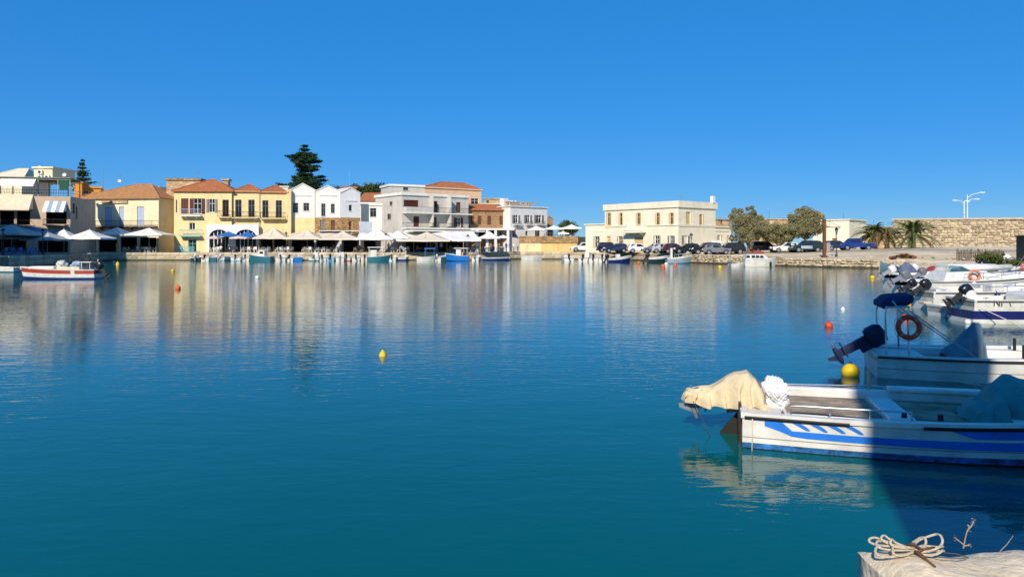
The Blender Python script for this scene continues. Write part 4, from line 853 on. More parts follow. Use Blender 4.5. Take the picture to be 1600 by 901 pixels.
# ---------------------------------------------------------------- people
SKIN = mat('skin', (.50, .30, .20), .6, .1, 4); HAIR = mat('dark_hair', (.03, .02, .015), .8, .3, 5)
def person(label, pos, rz, top, legs, pose='stand', hgt=1.72):
    k = hgt/1.72
    J = {'pel': (0, 0, .95), 'chest': (0, .0, 1.32), 'neck': (0, .0, 1.48), 'head': (0, -.01, 1.60), 'crown': (0, 0, 1.68)}
    if pose == 'sit':
        dz = -.43
        for n in J: J[n] = (J[n][0], J[n][1], J[n][2]+dz)
        L = {'hip': (.09, 0, .52), 'knee': (.11, -.42, .5), 'ank': (.11, -.42, .08), 'toe': (.11, -.6, .05)}; A_ = {'sh': (.17, 0, .98), 'el': (.24, -.1, .72), 'wr': (.18, -.32, .72), 'fi': (.16, -.42, .72)}
    else:
        st = .16 if pose == 'walk' else .03
        L = {'hip': (.09, 0, .92), 'knee': (.1, -st, .5), 'ank': (.1, -st*.4, .08), 'toe': (.1, -.17-st*.4, .04)}; A_ = {'sh': (.18, 0, 1.41), 'el': (.25, .04, 1.14), 'wr': (.25, -.08, .9), 'fi': (.24, -.12, .78)}
    vs = []; ed_ = []; rr = []
    def v(p, r): vs.append(tuple(c*k for c in p)); rr.append(r*k); return len(vs)-1
    pe = v(J['pel'], .15); c = v(J['chest'], .16); n = v(J['neck'], .055); h = v(J['head'], .095); cr = v(J['crown'], .08); ed_ += [(pe, c), (c, n), (n, h), (h, cr)]
    for sg in (-1, 1):
        m_ = lambda p, f=1: (p[0]*sg, p[1]*(f if (pose == 'walk' and sg < 0) else 1), p[2])
        f = -1
        a_ = v(m_(L['hip']), .09); b_ = v(m_(L['knee'], f), .065); d = v(m_(L['ank'], f), .045); e_ = v((L['toe'][0]*sg, vs[d][1]/k-.15, L['toe'][2]), .04); ed_ += [(pe, a_), (a_, b_), (b_, d), (d, e_)]
        a_ = v(m_(A_['sh']), .06); b_ = v(m_(A_['el']), .045); d = v(m_(A_['wr']), .032); e_ = v(m_(A_['fi']), .03); ed_ += [(c, a_), (a_, b_), (b_, d), (d, e_)]
    me = bpy.data.meshes.new('body'); me.from_pydata(vs, ed_, []); o = bpy.data.objects.new('person', me); COL.objects.link(o)
    sm = o.modifiers.new('skin', 'SKIN'); 
    for i, r in enumerate(rr): me.skin_vertices[0].data[i].radius = (r, r*.8)
    me.skin_vertices[0].data[0].use_root = True; sb = o.modifiers.new('sub', 'SUBSURF'); sb.levels = 1
    dg = bpy.context.evaluated_depsgraph_get(); dg.update(); ev = o.evaluated_get(dg); m2 = bpy.data.meshes.new_from_object(ev); o.modifiers.clear(); o.data = m2
    m2.materials.clear()
    for q in (SKIN, top, legs, HAIR): m2.materials.append(q)
    off = -.43 if pose == 'sit' else 0
    for p in m2.polygons:
        z = p.center.z/k; x = abs(p.center.x/k); y = p.center.y/k
        if z > (1.62+off) or (z > 1.54+off and y > .02 and x < .14): mi = 3
        elif z > 1.47+off: mi = 0
        elif z > .93+off and not (x > .2 and z < 1.1+off): mi = 1
        elif x > .2 and z > .6+off: mi = 0
        else: mi = 2
        p.material_index = mi; p.use_smooth = True
    o.location = pos; o.rotation_euler = (0, 0, rz); return tag(o, label, 'person', 'people on the quay')
def cl(k, c): return mat('cloth_'+k, c, .85, .12, 6)
ppl = [(183, 124.6, 'stand', cl('yellow', (.75, .72, .02)), cl('yellow', 0), 'person in bright yellow clothes standing at the shaded quay edge', 1.75), (607, 124.3, 'stand', cl('coral', (.75, .28, .18)), cl('black', (.02, .02, .02)), 'person in a coral top beside the cabin boat', 1.7), (689.5, 124.6, 'walk', cl('white', (.8, .78, .75)), cl('black', 0), 'person in a white shirt walking under the beige canopy', 1.78), (652, 125.3, 'sit', cl('pink', (.65, .25, .28)), cl('blue', (.05, .1, .25)), 'seated person in pink by the blue boat canopy', 1.65), (704, 126, 'sit', cl('orange', (.6, .22, .1)), cl('beige', (.5, .42, .3)), 'seated person in rust orange under the long cream awning', 1.65), (715, 126.6, 'sit', cl('grey', (.3, .3, .3)), cl('black', 0), 'seated person in grey under the long cream awning', 1.7), (1082, 108, 'stand', cl('black', 0), cl('blue', 0), 'person in dark clothes standing between cars and lamp post', 1.72), (797, 132.5, 'stand', cl('white', 0), cl('white', 0), 'person dressed all in white left of the ochre wall', 1.75), (803, 133, 'walk', cl('white', 0), cl('beige', 0), 'person in white top and beige trousers by the ochre wall', 1.7), (809, 133.6, 'stand', cl('sky', (.35, .5, .7)), cl('black', 0), 'person in light blue top nearest the ochre wall', 1.7), (791, 131.5, 'walk', cl('lilac', (.4, .35, .55)), cl('blue', 0), 'person in lilac walking toward the ochre wall', 1.66), (345, 124.6, 'sit', cl('white', 0), cl('blue', 0), 'seated person in white below the left white arch', 1.7), (483, 125, 'sit', cl('navy', (.04, .06, .16)), cl('beige', 0), 'seated person in navy below the first white gable', 1.7), (742, 128.4, 'sit', cl('green', (.1, .25, .12)), cl('black', 0), 'seated person in green before the brown stone house', 1.7)]
for px, d, ps, tp, lg, lb, hh_ in ppl:
    x = gx(px, d); z = DECK if px < 1000 else zg(x, d)
    if ps == 'sit': cb = link_mesh('chair', CHN, None, (x, d+.02, z)); tag(cb, 'chair under the ' + lb, 'chair')
    person(lb, (x, d, z), random.uniform(-.8, .8), tp, lg, ps, hh_)

# ---------------------------------------------------------------- cars
TYRE = mat('tyre', (.02, .02, .02), .9, .2, 5); RIM = mat('alloy_rim', (.45, .45, .46), .35, .1, 5, metal=.7); CGL = mat('car_glass', (.02, .025, .03), .08, .1, 2, spec=.6); LAMP = mat('headlight', (.7, .7, .68), .2, .05, 3); TAIL = mat('tail_light', (.35, .02, .02), .3, .1, 3)
PROF = {'suv': (4.4, 1.78, [(0, .35), (.0, .85), (.12, 1.05), (.35, 1.62), (.9, 1.70), (2.45, 1.68), (3.05, 1.12), (4.2, .98), (4.4, .8), (4.4, .35)], [(.42, 1.12, .62, 1.55, 1.35, 1.57), (1.42, 1.12, 1.42, 1.57, 2.3, 1.56, 2.85, 1.12)]),
 'hatch': (3.9, 1.68, [(0, .33), (0, .8), (.1, .98), (.42, 1.42), (.9, 1.48), (2.0, 1.46), (2.75, .98), (3.7, .82), (3.9, .65), (3.9, .33)], [(.4, 1.0, .62, 1.36, 1.25, 1.38), (1.32, 1.0, 1.32, 1.38, 1.9, 1.37, 2.5, 1.0)]),
 'van': (4.9, 1.9, [(0, .38), (0, 1.1), (.1, 2.0), (.5, 2.1), (3.6, 2.08), (4.2, 1.25), (4.75, 1.05), (4.9, .85), (4.9, .38)], [(.5, 1.25, .5, 1.85, 1.9, 1.88, 1.9, 1.25), (2.05, 1.25, 2.05, 1.88, 3.4, 1.86, 3.85, 1.25)]),
 'pickup': (5.0, 1.8, [(0, .45), (0, 1.05), (1.75, 1.05), (1.85, 1.62), (2.1, 1.76), (3.25, 1.74), (3.85, 1.15), (4.8, 1.02), (5.0, .85), (5.0, .45)], [(2.0, 1.15, 2.1, 1.62, 2.65, 1.64, 2.65, 1.15), (2.75, 1.15, 2.75, 1.64, 3.15, 1.62, 3.6, 1.15)])}
def car(label, px, d, kind, m, flip=False, rz=0.0, name=None, plate=False):
    L, Wd, prof, wins = PROF[kind]; x = gx(px, d); root = thing(name or {'suv': 'parked_suv', 'hatch': 'parked_car', 'van': 'parked_van', 'pickup': 'pickup_truck'}[kind], label, 'car' if kind != 'van' else 'van', (x, d, zg(x, d)+.0), (math.pi if flip else 0)+rz, 'vehicles parked on the mole')
    g = MB(); n = len(prof); hw = Wd/2; bel = 1.02 if kind != 'van' else 1.2
    def yy(z): return hw if z <= bel else hw - (z-bel)*.28
    vs = [(p[0]-L/2, -yy(p[1]), p[1]) for p in prof] + [(p[0]-L/2, yy(p[1]), p[1]) for p in prof]
    g.add(vs, [tuple(range(n))[::-1], tuple(range(n, 2*n))] + [(i, (i+1) % n, (i+1) % n+n, i+n) for i in range(n)])
    bo = g.build('body', m, root, bevel=.05)
    for sg in (-1, 1):
        for w in wins:
            pts = [(w[i]-L/2, w[i+1]) for i in range(0, len(w), 2)]; q = MB(); q.add([(px_, sg*(yy(z)+.012), z) for px_, z in pts], [tuple(range(len(pts)))]); q.build('window', CGL, root)
    ia = max(range(n-1), key=lambda i: (prof[i][1]-prof[i+1][1]) if prof[i+1][0] > L*.4 and prof[i][1] > 1.2 else -9)
    for i in (ia, 2 if kind in ('suv', 'hatch') else (1 if kind == 'van' else 2)):
        (x0_, z0_), (x1_, z1_) = prof[i], prof[i+1]; q = MB(); dx, dz = x1_-x0_, z1_-z0_; ln = math.hypot(dx, dz); nx, nz_ = -dz/ln*.012, dx/ln*.012
        a_, b_ = .1, .9; q.add([(x0_+dx*t-L/2+nx, s*(yy(z0_+dz*t)-.1), z0_+dz*t+nz_) for t, s in ((a_, -1), (a_, 1), (b_, 1), (b_, -1))], [(0, 1, 2, 3)]); q.build('windscreen', CGL, root)
    rw = .33 if kind in ('hatch',) else .38
    for xx in (L*.19, L*.8):
        for sg in (-1, 1):
            w = MB(); w.lathe([(0, -.1), (rw, -.1), (rw, .1), (0, .1)], 16); wo_ = w.build('wheel', TYRE, root); wo_.location = (xx-L/2, sg*(hw-.08), rw); wo_.rotation_euler = (R(90), 0, 0)
            w = MB(); w.lathe([(0, 0), (rw*.6, 0), (rw*.6, .005), (0, .03)], 10); r_ = w.build('rim', RIM, wo_); r_.location = (0, 0, -.106 * (1 if sg > 0 else -1)*1.0 if False else (-.105 if sg > 0 else .105)); r_.rotation_euler = (R(180) if sg > 0 else 0, 0, 0)
            ar_ = MB(); ar_.grid(lambda u, v: ((rw+.05+.05*v)*math.cos(math.pi*u)+xx-L/2, sg*(hw+.008), (rw+.05+.05*v)*math.sin(math.pi*u)+rw), 10, 1); ar_.build('wheel_arch', RUBBER, root)
    for sg in (-1, 1):
        h_ = MB(); h_.box(L/2-.12, sg*(hw-.45) if sg > 0 else -hw+.05, .7, L/2+.015, sg*hw-.05 if sg > 0 else -hw+.45, .86); h_.build('headlight', LAMP, root)
        h_ = MB(); h_.box(-L/2-.015, hw-.28 if sg > 0 else -hw+.06, .75, -L/2+.1, hw-.06 if sg > 0 else -hw+.28, .98); h_.build('tail_light', TAIL, root)
    for s0_ in (L/2-.1, -L/2-.05): bu = MB(); bu.box(s0_, -hw+.02, .34, s0_+.15, hw-.02, .55); bu.build('bumper', RUBBER, root)
    if plate: bu = MB(); bu.box(-.6, (-hw-.014), .55, 1.0, -hw-.006, .95) if not flip else bu.box(-.6, hw+.006, .55, 1.0, hw+.014, .95); bu.build('door_panel', mat('door_panel_sign', (.35, .42, .48), .5, .1, 2), root)
    return root
def pnt(k, c): return mat('car_paint_'+k, c, .25, .04, 2, spec=.6)
WHc, BKc, NVc, GYc, SLc, BLc, GRc = pnt('white', (.7, .7, .68)), pnt('black', (.012, .012, .014)), pnt('navy', (.015, .025, .07)), pnt('grey', (.16, .17, .19)), pnt('silver', (.42, .43, .45)), pnt('blue', (.012, .035, .22)), pnt('green', (.01, .03, .028))
for a_ in [('dark green off-roader with pale door panel parked right of the trees', 1259, 106, 'suv', GRc, True, 0, None, True), ('silver car half hidden behind the dark off-roader', 1280, 109, 'hatch', SLc), ('white car parked under the middle tamarisk', 1226, 108, 'hatch', WHc, True), ('dark blue car parked left of the blue pickup', 1309, 109, 'hatch', NVc), ('bright blue pickup truck parked by the palms', 1336, 109, 'pickup', BLc, True), ('navy car parked before the low left wing', 962, 119, 'hatch', NVc, True), ('white car before the ochre double door', 1000, 113, 'hatch', WHc), ('grey car right of the white one before the harbour building', 1022, 112, 'hatch', GYc, True), ('silver hatchback beside the grey car before the harbour building', 1037, 111, 'hatch', SLc), ('dark red car before the corner of the harbour building', 1055, 109, 'hatch', pnt('maroon', (.06, .012, .012))), ('black car just left of the lamp post', 1072, 108, 'hatch', BKc, True), ('black sloping saloon before the annex', 1103, 106, 'suv', BKc, True), ('dark grey car beside the white post', 1119, 105, 'hatch', GYc), ('black car deep in tree shade right of the annex', 1139, 107, 'suv', BKc, True), ('dark car in shade between the tamarisk trunks', 1196, 111, 'suv', BKc), ('white off-roader with dark windows before the corner terrace', 911, 131.5, 'suv', WHc, True), ('navy covered car in front of the low ivory wing', 953, 122, 'suv', pnt('ink', (.01, .013, .04)))]: car(*a_)

# ---------------------------------------------------------------- posts, lamps, masts
def lamp_post(label, px, d, ytop, base, group='iron lanterns along the quay'):
    hgt = gz(ytop, d)-base; root = thing('street_lamp', label, 'street lamp', (gx(px, d), d, base), 0, group)
    g = MB(); g.tube([(0, 0, 0), (0, 0, .9), (0, 0, hgt-.75)], [.09, .06, .045], 8); g.lathe([(.16, 0), (.14, .25), (.08, .5)], 8); g.lathe([(.05, hgt-.85), (.12, hgt-.75), (.05, hgt-.7)], 8); g.build('post', IRON, root)
    g = MB(); g.lathe([(.12, hgt-.7), (.2, hgt-.3)], 6); g.build('lantern', mat('lantern_glass', (.25, .26, .25), .3, .1, 3), root)
    g = MB(); g.lathe([(.27, hgt-.3), (.2, hgt-.18), (.04, hgt-.02), (.02, hgt+.08)], 6); g.build('lantern_cap', IRON, root)
x_ = gx(1307, 89); lamp_post('iron lantern post beside the rusty crane', 1307, 89, 355, zg(x_, 89)); x_ = gx(1080, 106); lamp_post('lantern post before the corner of the harbour building', 1080, 106, 364, zg(x_, 106)); x_ = gx(1143, 103); lamp_post('lantern post near the left tamarisk', 1143, 103, 366, zg(x_, 103))
for px, d, yt, lb in [(5, 91, 356, 'lantern post in shade at the left edge'), (67, 96, 357, 'lantern post in shade left of the bright parasols'), (447, 123.2, 362, 'lantern post before the yellow end house'), (603, 123.2, 364, 'lantern post beside the cabin boat canopy'), (731, 126.5, 366, 'lantern post before the long cream awning'), (778.5, 129.5, 366, 'lantern post before the brown stone house')]: lamp_post(lb, px, d, yt, DECK)
RUST = mat('rusty_steel', (.16, .065, .03), .85, .35, 4, .3, 15)
x_ = gx(1288, 88); cr = thing('quay_crane', 'rusty old hand crane post with thin jib and hanging chain', 'crane', (x_, 88, zg(x_, 88))); hc = gz(342, 88)-zg(x_, 88)
g = MB(); g.box(-.16, -.16, 0, .16, .16, hc); g.box(-.26, -.26, 0, .26, .26, .25); g.build('mast', RUST, cr)
jl = gx(1313, 88)-x_; g = MB(); z1_ = hc-.95; g.tube([(0, 0, z1_), (jl, 0, z1_-.06)], .05, 6); g.tube([(0, 0, hc-.1), (jl*.3, 0, hc-.3), (jl, 0, z1_)], .025, 5); g.tube([(jl*.33, 0, z1_), (jl*.33, 0, hc-.35)], .02, 5); g.build('jib', IRON, cr)
g = MB(); g.tube([(jl*.95, 0, z1_), (jl*.7, 0, z1_-1.0), (jl*.5, .05, .9)], .02, 5); g.build('chain', IRON, cr)
g = MB(); g.box(.2, -.2, .7, .62, .2, 1.75); g.build('winch_box', mat('worn_grey_paint', (.36, .31, .27), .8, .3, 3), cr)
for k, (px, d, yt, arms, lb) in enumerate([(1506.5, 138, 314, [(-12, 0), (2, 1)], 'twin-armed white street light behind the breakwater, left one'), (1511.5, 133, 304, [(20, -3), (12, 8)], 'taller white street light with long arms behind the breakwater')]):
    b_ = gz(345, d)-2.5; root = thing('highway_light', lb, 'street light', (gx(px, d), d, b_)); hgt = gz(yt, d)-b_; g = MB(); g.tube([(0, 0, 0), (0, 0, hgt)], [.12, .07], 8); g.build('pole', WHITEP, root)
    for ax, ay in arms:
        a_ = ax*d/F; zz = hgt - max(ay, 0)*d/F; g = MB(); g.tube([(0, 0, zz-.6), (a_*.4, 0, zz+.05), (a_, 0, zz+(.35 if ay < 0 else .12))], .05, 6); ao = g.build('arm', WHITEP, root)
        g = MB(); s = 1 if a_ > 0 else -1; g.box(a_-.1, -.15, zz+.05+(.25 if ay < 0 else 0), a_+s*.75, .15, zz+.2+(.25 if ay < 0 else 0)) if s > 0 else g.box(a_-.75, -.15, zz+.05, a_+.1, .15, zz+.2); g.build('lamp_head', WHITEP, ao)
def mast(label, px, d, ytop, ybot, r=.05, dish=False, rungs=3):
    b_ = gz(ybot, d); hgt = gz(ytop, d)-b_; root = thing('roof_aerial', label, 'aerial', (gx(px, d), d, b_-.3), 0, 'roof aerials'); g = MB(); g.tube([(0, 0, 0), (0, 0, hgt+.3)], r, 5); g.build('pole', CHROME, root)
    if rungs:
        g = MB()
        for i in range(rungs): z = hgt-.1-.25*i; g.tube([(-.45+.06*i, 0, z), (.45-.06*i, 0, z)], .02, 4)
        g.build('antenna_rod', CHROME, root)
    if dish: g = MB(); g.lathe([(0, 0), (.18, .03), (.3, .1)], 12); q = g.build('dish', WHITEP, root); q.location = (0, -.1, hgt*.55); q.rotation_euler = (R(70), 0, .3)
for a_ in [('thin tall white aerial pole behind the cream house', 161, 142, 263, 297, .05, False, 0), ('aerial with satellite dish behind the cream house roof', 187, 138, 271, 292, .05, True, 3), ('twiggy aerial above the stone tower house', 308, 136, 266, 282, .03, False, 3), ('slim aerial above the right white gable', 546, 140, 267, 298, .045, False, 0), ('short dish mast on the rooftop cabin', 62, 117, 256, 263, .03, True, 0), ('short aerial on the terrace house roof edge', 101, 116, 262, 281, .03, True, 2), ('cross-shaped white aerial on the harbour building roof', 1064, 118, 304, 316, .05, False, 2), ('thin pole on the plain cream block roof', 1318, 122, 333, 345, .05, False, 0), ('thin flagpole behind the tamarisk trees', 1202, 138, 330, 345, .06, False, 0), ('dish mast on the white balcony house', 805, 144, 306, 323, .03, True, 1), ('faint aerial above the peach house', 676, 160, 278, 292, .03, False, 3), ('small aerial above the low right wall', 1365, 142, 344, 357, .05, False, 0)]: mast(*a_)
# bits and pieces on the right bank
x_ = gx(1606, 62); DG = mat('dark_green_steel', (.05, .06, .045), .7, .25, 2, streak=.3); co = thing('utility_hut', 'dark green metal utility hut at the right edge', 'hut', (x_, 62, zg(x_, 62)-.1), -.25)
g = MB(); g.box(0, 0, 0, 3.2, 2.4, 2.45); g.build('cabinet', DG, co, bevel=.03); g = MB(); g.box(-.08, -.08, 2.452, 3.28, 2.48, 2.55); g.build('lid', DG, co); g = MB(); [g.box(.5+k*.9, -.03, .2, 1.3+k*.9, -.004, 2.2) for k in range(3)]; g.build('door_panel', DG, co)
x_ = gx(1536, 74); g = MB(); g.lathe([(.2, 0), (.19, .7), (.15, .78), (0, .8)], 12); o = g.build('bollard', mat('bollard_concrete', (.42, .38, .33), .9, .25, 3, .4, 10)); o.location = (x_, 74, zg(x_, 74)-.05); tag(o, 'short concrete bollard on the bank below the breakwater', 'bollard')
def sack(label, px, d, sz, m, seed, name='rubbish_bag', cat='bag'):
    bm = bmesh.new(); bmesh.ops.create_icosphere(bm, subdivisions=4, radius=.5); o_ = Vector((seed*3.1, seed*1.7, 0))
    for v in bm.verts:
        f = 1 + .35*noise.noise(v.co*2.2+o_) + .16*noise.ridged_multi_fractal(v.co*3+o_, 1, 2, 3, 1, 1)*.4; v.co = Vector((v.co.x*sz[0], v.co.y*sz[1], max(v.co.z, -.35)*sz[2]))*f
    me = bpy.data.meshes.new(name); bm.to_mesh(me); bm.free(); me.materials.append(m)
    for p in me.polygons: p.use_smooth = seed % 2 == 0
    o = bpy.data.objects.new(name, me); COL.objects.link(o); x = gx(px, d); o.location = (x, d, zg(x, d)+.33*sz[2]); return tag(o, label, cat)
sack('large cream sack on the bank near the green hut', 1553, 72, (1.2, .9, .9), mat('cream_sack', (.66, .52, .32), .9, .15, 3), 3); sack('white bag on the heap near the green hut', 1572, 73, (1.0, .8, .9), mat('white_sack', (.75, .73, .7), .8, .12, 3), 5); sack('purple bag leaning on the heap near the green hut', 1567, 70, (.8, .6, .6), mat('purple_sack', (.06, .03, .2), .6, .2, 3), 7); sack('grey bag right beside the green hut', 1582, 68, (.8, .6, .8), mat('grey_sack', (.3, .3, .33), .8, .2, 3), 9)
# rusty heap, upturned tender and wattle fence by the slipway
it = []
for k in range(60): px = random.uniform(1393, 1430); d = 72+random.uniform(-2, 3); x = gx(px, d); sz = random.uniform(.2, .55); it.append(((x, d, zg(x, d)+random.uniform(.05, .5)*(1-abs(px-1412)/20)), (sz*1.6, sz*.6, sz*.5), random.uniform(0, 6)))
tag(rocks_joined('scrap_heap', it, RUST), 'heap of rusty brown scrap beside the slipway', 'scrap heap', kind='stuff')
fe = thing('wattle_fence', 'grey weathered stick fence on the right bank above the boats', 'fence', (gx(1495, 66), 66, zg(gx(1495, 66), 66)), -.1)
for k in range(44): g = MB(); x = k*.09; g.tube([(x, random.uniform(-.04, .04), -.15), (x+random.uniform(-.05, .05), 0, random.uniform(.6, .95))], .035, 5); g.build('stick', mat('weathered_stick', (.16, .125, .09), .95, .3, 5), fe)
g = MB(); g.tube([(0, .06, .55), (4, .06, .6)], .04, 5); g.build('rail', mat('weathered_stick', 0), fe)

it = []
for k in range(260):
    i = random.uniform(3.6, 8.6); q = int(i); t = i-q; p0 = Vector(SHORE_M[q][0]); p1 = Vector(SHORE_M[q+1][0]); n_ = Vector(SHORE_M[q][1]); p = p0.lerp(p1, t) + n_*random.choice((random.uniform(-.2, 1.5), random.uniform(0, 7))); sz = random.uniform(.12, .5)
    it.append(((p.x, p.y, zg(p.x, p.y)+sz*.1), (sz*1.3, sz, sz*.7), random.uniform(0, 6)))
tag(rocks_joined('shore_rocks', it, RUB), 'scattered pale rocks on the slipway shore behind the right boats', 'rocks', kind='stuff')
for px, d, tp, lg, lb in [(212, 124.9, cl('navy', 0), cl('beige', 0), 'seated person in navy before the cream house'), (392, 125, cl('coral', 0), cl('blue', 0), 'seated person in coral below the right white arch'), (441, 125.2, cl('white', 0), cl('blue', 0), 'seated person in white below the yellow end house'), (521, 125, cl('green', 0), cl('beige', 0), 'seated person in green below the middle white gable'), (562, 125.1, cl('grey', 0), cl('blue', 0), 'seated person in grey left of the cabin boat'), (627, 125, cl('sky', 0), cl('black', 0), 'seated person in light blue between cabin boat and grey flats'), (771, 130, cl('orange', 0), cl('blue', 0), 'seated person in rust orange before the brown stone house')]:
    x = gx(px, d); tag(link_mesh('chair', CHN, None, (x, d+.02, DECK)), 'chair under the ' + lb, 'chair'); person(lb, (x, d, DECK), random.uniform(-.8, .8), tp, lg, 'sit', 1.7)

# ================================================================ BOATS
def paint(k, c, r=.4): return mat('boat_paint_'+k, c, r, .14, 2.5, spec=.45, streak=.25)
PB = {'white': GELW, 'blue': paint('blue', (.02, .19, .68)), 'navy': paint('navy', (.012, .02, .13)), 'red': paint('red', (.42, .055, .035)), 'teal': paint('teal', (.03, .16, .22)), 'bright': paint('bright_blue', (.01, .17, .55)), 'green': paint('dark_green', (.01, .035, .035)), 'grey': paint('grey_blue', (.30, .37, .42)), 'cream': paint('cream', (.66, .58, .40)), 'black': paint('black', (.01, .01, .012)), 'antifoul': mat('chipped_antifouling', (.03, .16, .40), .8, .8, 7, .3, 20), 'sky': paint('sky', (.22, .45, .62))}
class Boat:
    def __init__(s, name, label, pos, rz, L, B, fs, fb, rows, cat='boat', group=None, stern=.86, nt=26, deck=None, full=.5, rake=.35, chine=.80, deckm=None, gun=None):
        """x runs from the transom (0) to the stem (L); z = 0 is the waterline. rows: (v0, v1, paint)"""
        s.L, s.B, s.fs, s.fb, s.stern, s.full, s.rake, s.chine = L, B, fs, fb, stern, full, rake, chine
        s.root = thing(name, label, cat, (pos[0], pos[1], 0), rz, group); keys = []
        for r in rows:
            if r[2] not in keys: keys.append(r[2])
        h = MB()
        for v0, v1, k in rows:
            for sg in (-1, 1): h.grid(lambda u, v: s.pt(u, v0+(v1-v0)*v, sg), nt, 2, keys.index(k))
            p = [s.pt(0, v0, -1), s.pt(0, v0, 1), s.pt(0, v1, 1), s.pt(0, v1, -1)]; h.add(p, [(0, 1, 2, 3)], keys.index(k))
        s.hull = h.build('hull', [PB[k] for k in keys], s.root, smooth=True)
        s.hull.data.polygons.foreach_set('use_smooth', [len(set(round(s.hull.data.vertices[i].co.x, 4) for i in p.vertices)) > 1 for p in s.hull.data.polygons])
        g = MB(); w = .09; s.gw = w; s.dk = deck if deck is not None else fs-.25
        for sg in (-1, 1):
            g.grid(lambda u, v: (s.pt(u, 1, sg)[0], s.pt(u, 1, sg)[1]-sg*min(w*v, abs(s.pt(u, 1, sg)[1])) + sg*.02*(1-v), s.pt(u, 1, sg)[2]+.018), nt, 1)
            g.grid(lambda u, v: (s.pt(u, 1, sg)[0], s.pt(u, 1, sg)[1]+sg*.02, s.pt(u, 1, sg)[2]+.018-.06*v), nt, 1)
            g.grid(lambda u, v: (s.pt(u, 1, sg)[0], s.pt(u, 1, sg)[1]-sg*min(w, abs(s.pt(u, 1, sg)[1])), s.pt(u, 1, sg)[2]+.018-(s.pt(u, 1, sg)[2]+.018-s.dz(u))*v), nt, 1)
        a_ = s.pt(0, 1, -1); b_ = s.pt(0, 1, 1); g.box(-.02, a_[1]-.02, a_[2]-.05, .07, b_[1]+.02, a_[2]+.019); g.box(.0, a_[1]+.02, s.dk, .05, b_[1]-.02, a_[2]-.051)
        s.gunwale = g.build('gunwale', gun or GELW, s.root)
        g = MB(); g.grid(lambda u, v: (s.pt(u, 1, 1)[0], max(0, s.pt(u, 1, 1)[1]-w*.5)*(v*2-1), s.dz(u)-.004), nt, 2); s.deck = g.build('deck', deckm or GELW, s.root)
    def dz(s, t): return s.dk + max(0, s.sheer(t)-s.fs)*.9
    def hb(s, t):
        if t < s.full: return s.B/2*(s.stern+(1-s.stern)*math.sin(math.pi/2*t/s.full))
        q = (t-s.full)/(1-s.full); return s.B/2*max(0.0, 1-q**2.3)**.85
    def sheer(s, t): return s.fs+(s.fb-s.fs)*max(0, (t-.15)/.85)**2.0
    def pt(s, t, v, sg=-1):
        z = -.22+(s.sheer(t)+.22)*v; c = s.chine*(1-t**3)+.25*t**3; k = c+(1-c)*min(1, v)**.6
        return (t*s.L+s.rake*v*t**5, sg*s.hb(t)*k, z)
    def band(s, poly, m, name='painted_stripe', off=.006, sg=-1, n=16):
        """flat painted mark on the topsides: poly = (t0, vlo0, vhi0), (t1, ...) along the hull"""
        g = MB()
        for (t0, a0, b0), (t1, a1, b1) in zip(poly[:-1], poly[1:]):
            k = max(1, int(abs(t1-t0)*n/.3))
            def fn(u, v):
                t = t0+(t1-t0)*u; p = s.pt(t, (a0+(a1-a0)*u)*(1-v)+(b0+(b1-b0)*u)*v, sg); return (p[0], p[1]+sg*off, p[2])
            g.grid(fn, k, 2)
        return g.build(name, m, s.root, smooth=True)
    def outboard(s, y=0.0, tilt=25, cow='black', size=1.0, cover=None, z=None, x=-.06):
        """cowling pivoting on the transom"""
        z = s.fs if z is None else z; k = size; mt = {'black': mat('black_cowling', (.012, .012, .014), .3, .1, 3, spec=.5), 'white': mat('white_cowling', (.7, .7, .68), .4, .1, 3), 'grey': mat('grey_cowling', (.16, .17, .19), .4, .15, 3), 'navy': mat('navy_cowling', (.01, .015, .05), .35, .15, 3)}[cow]
        LM = mat('motor_leg_'+cow, {'black': (.03, .03, .033), 'white': (.3, .3, .31), 'grey': (.2, .22, .26), 'navy': (.012, .02, .06)}[cow], .5, .2, 4)
        g = MB(); prof = [(0.0, 0), (.17, .0), (.20, .1), (.2, .3), (.15, .42), (0, .46)]
        g.grid(lambda u, v: (lambda q, an: (math.copysign(abs(math.cos(an))**.6, math.cos(an))*q[0]*1.35*k-.12*k, math.copysign(abs(math.sin(an))**.6, math.sin(an))*q[0]*.95*k, q[1]*k+.05*k))(prof[round(v*5)], 2*math.pi*u), 16, 5, 0, True)
        o = g.build('outboard_motor', mt, s.root, smooth=True); o.location = (x, y, z); o.rotation_euler = (0, R(tilt), 0)
        g = MB(); g.add([(-.24*k, -.05*k, .05*k), (-.24*k, .05*k, .05*k), (.0, .06*k, .05*k), (.0, -.06*k, .05*k), (-.2*k, -.03*k, -.75*k), (-.2*k, .03*k, -.75*k), (-.02*k, .03*k, -.75*k), (-.02*k, -.03*k, -.75*k)], [(0, 1, 5, 4), (1, 2, 6, 5), (2, 3, 7, 6), (3, 0, 4, 7), (4, 5, 6, 7)])
        g.box(-.34*k, -.12*k, -.56*k, .04*k, .12*k, -.53*k)
        g.tube([(.16*k, 0, -.72*k), (.05*k, 0, -.72*k), (-.2*k, 0, -.72*k), (-.32*k, 0, -.72*k)], [.02*k, .065*k, .065*k, .04*k], 8); g.add([(-.1*k, 0, -.74*k), (.06*k, 0, -.74*k), (-.06*k, 0, -.98*k), (-.14*k, 0, -.98*k)], [(0, 1, 2, 3)])
        g.box(-.02, -.14*k, -.2*k, .1*k, .14*k, .05*k); g.build('motor_leg', LM, o)
        g = MB()
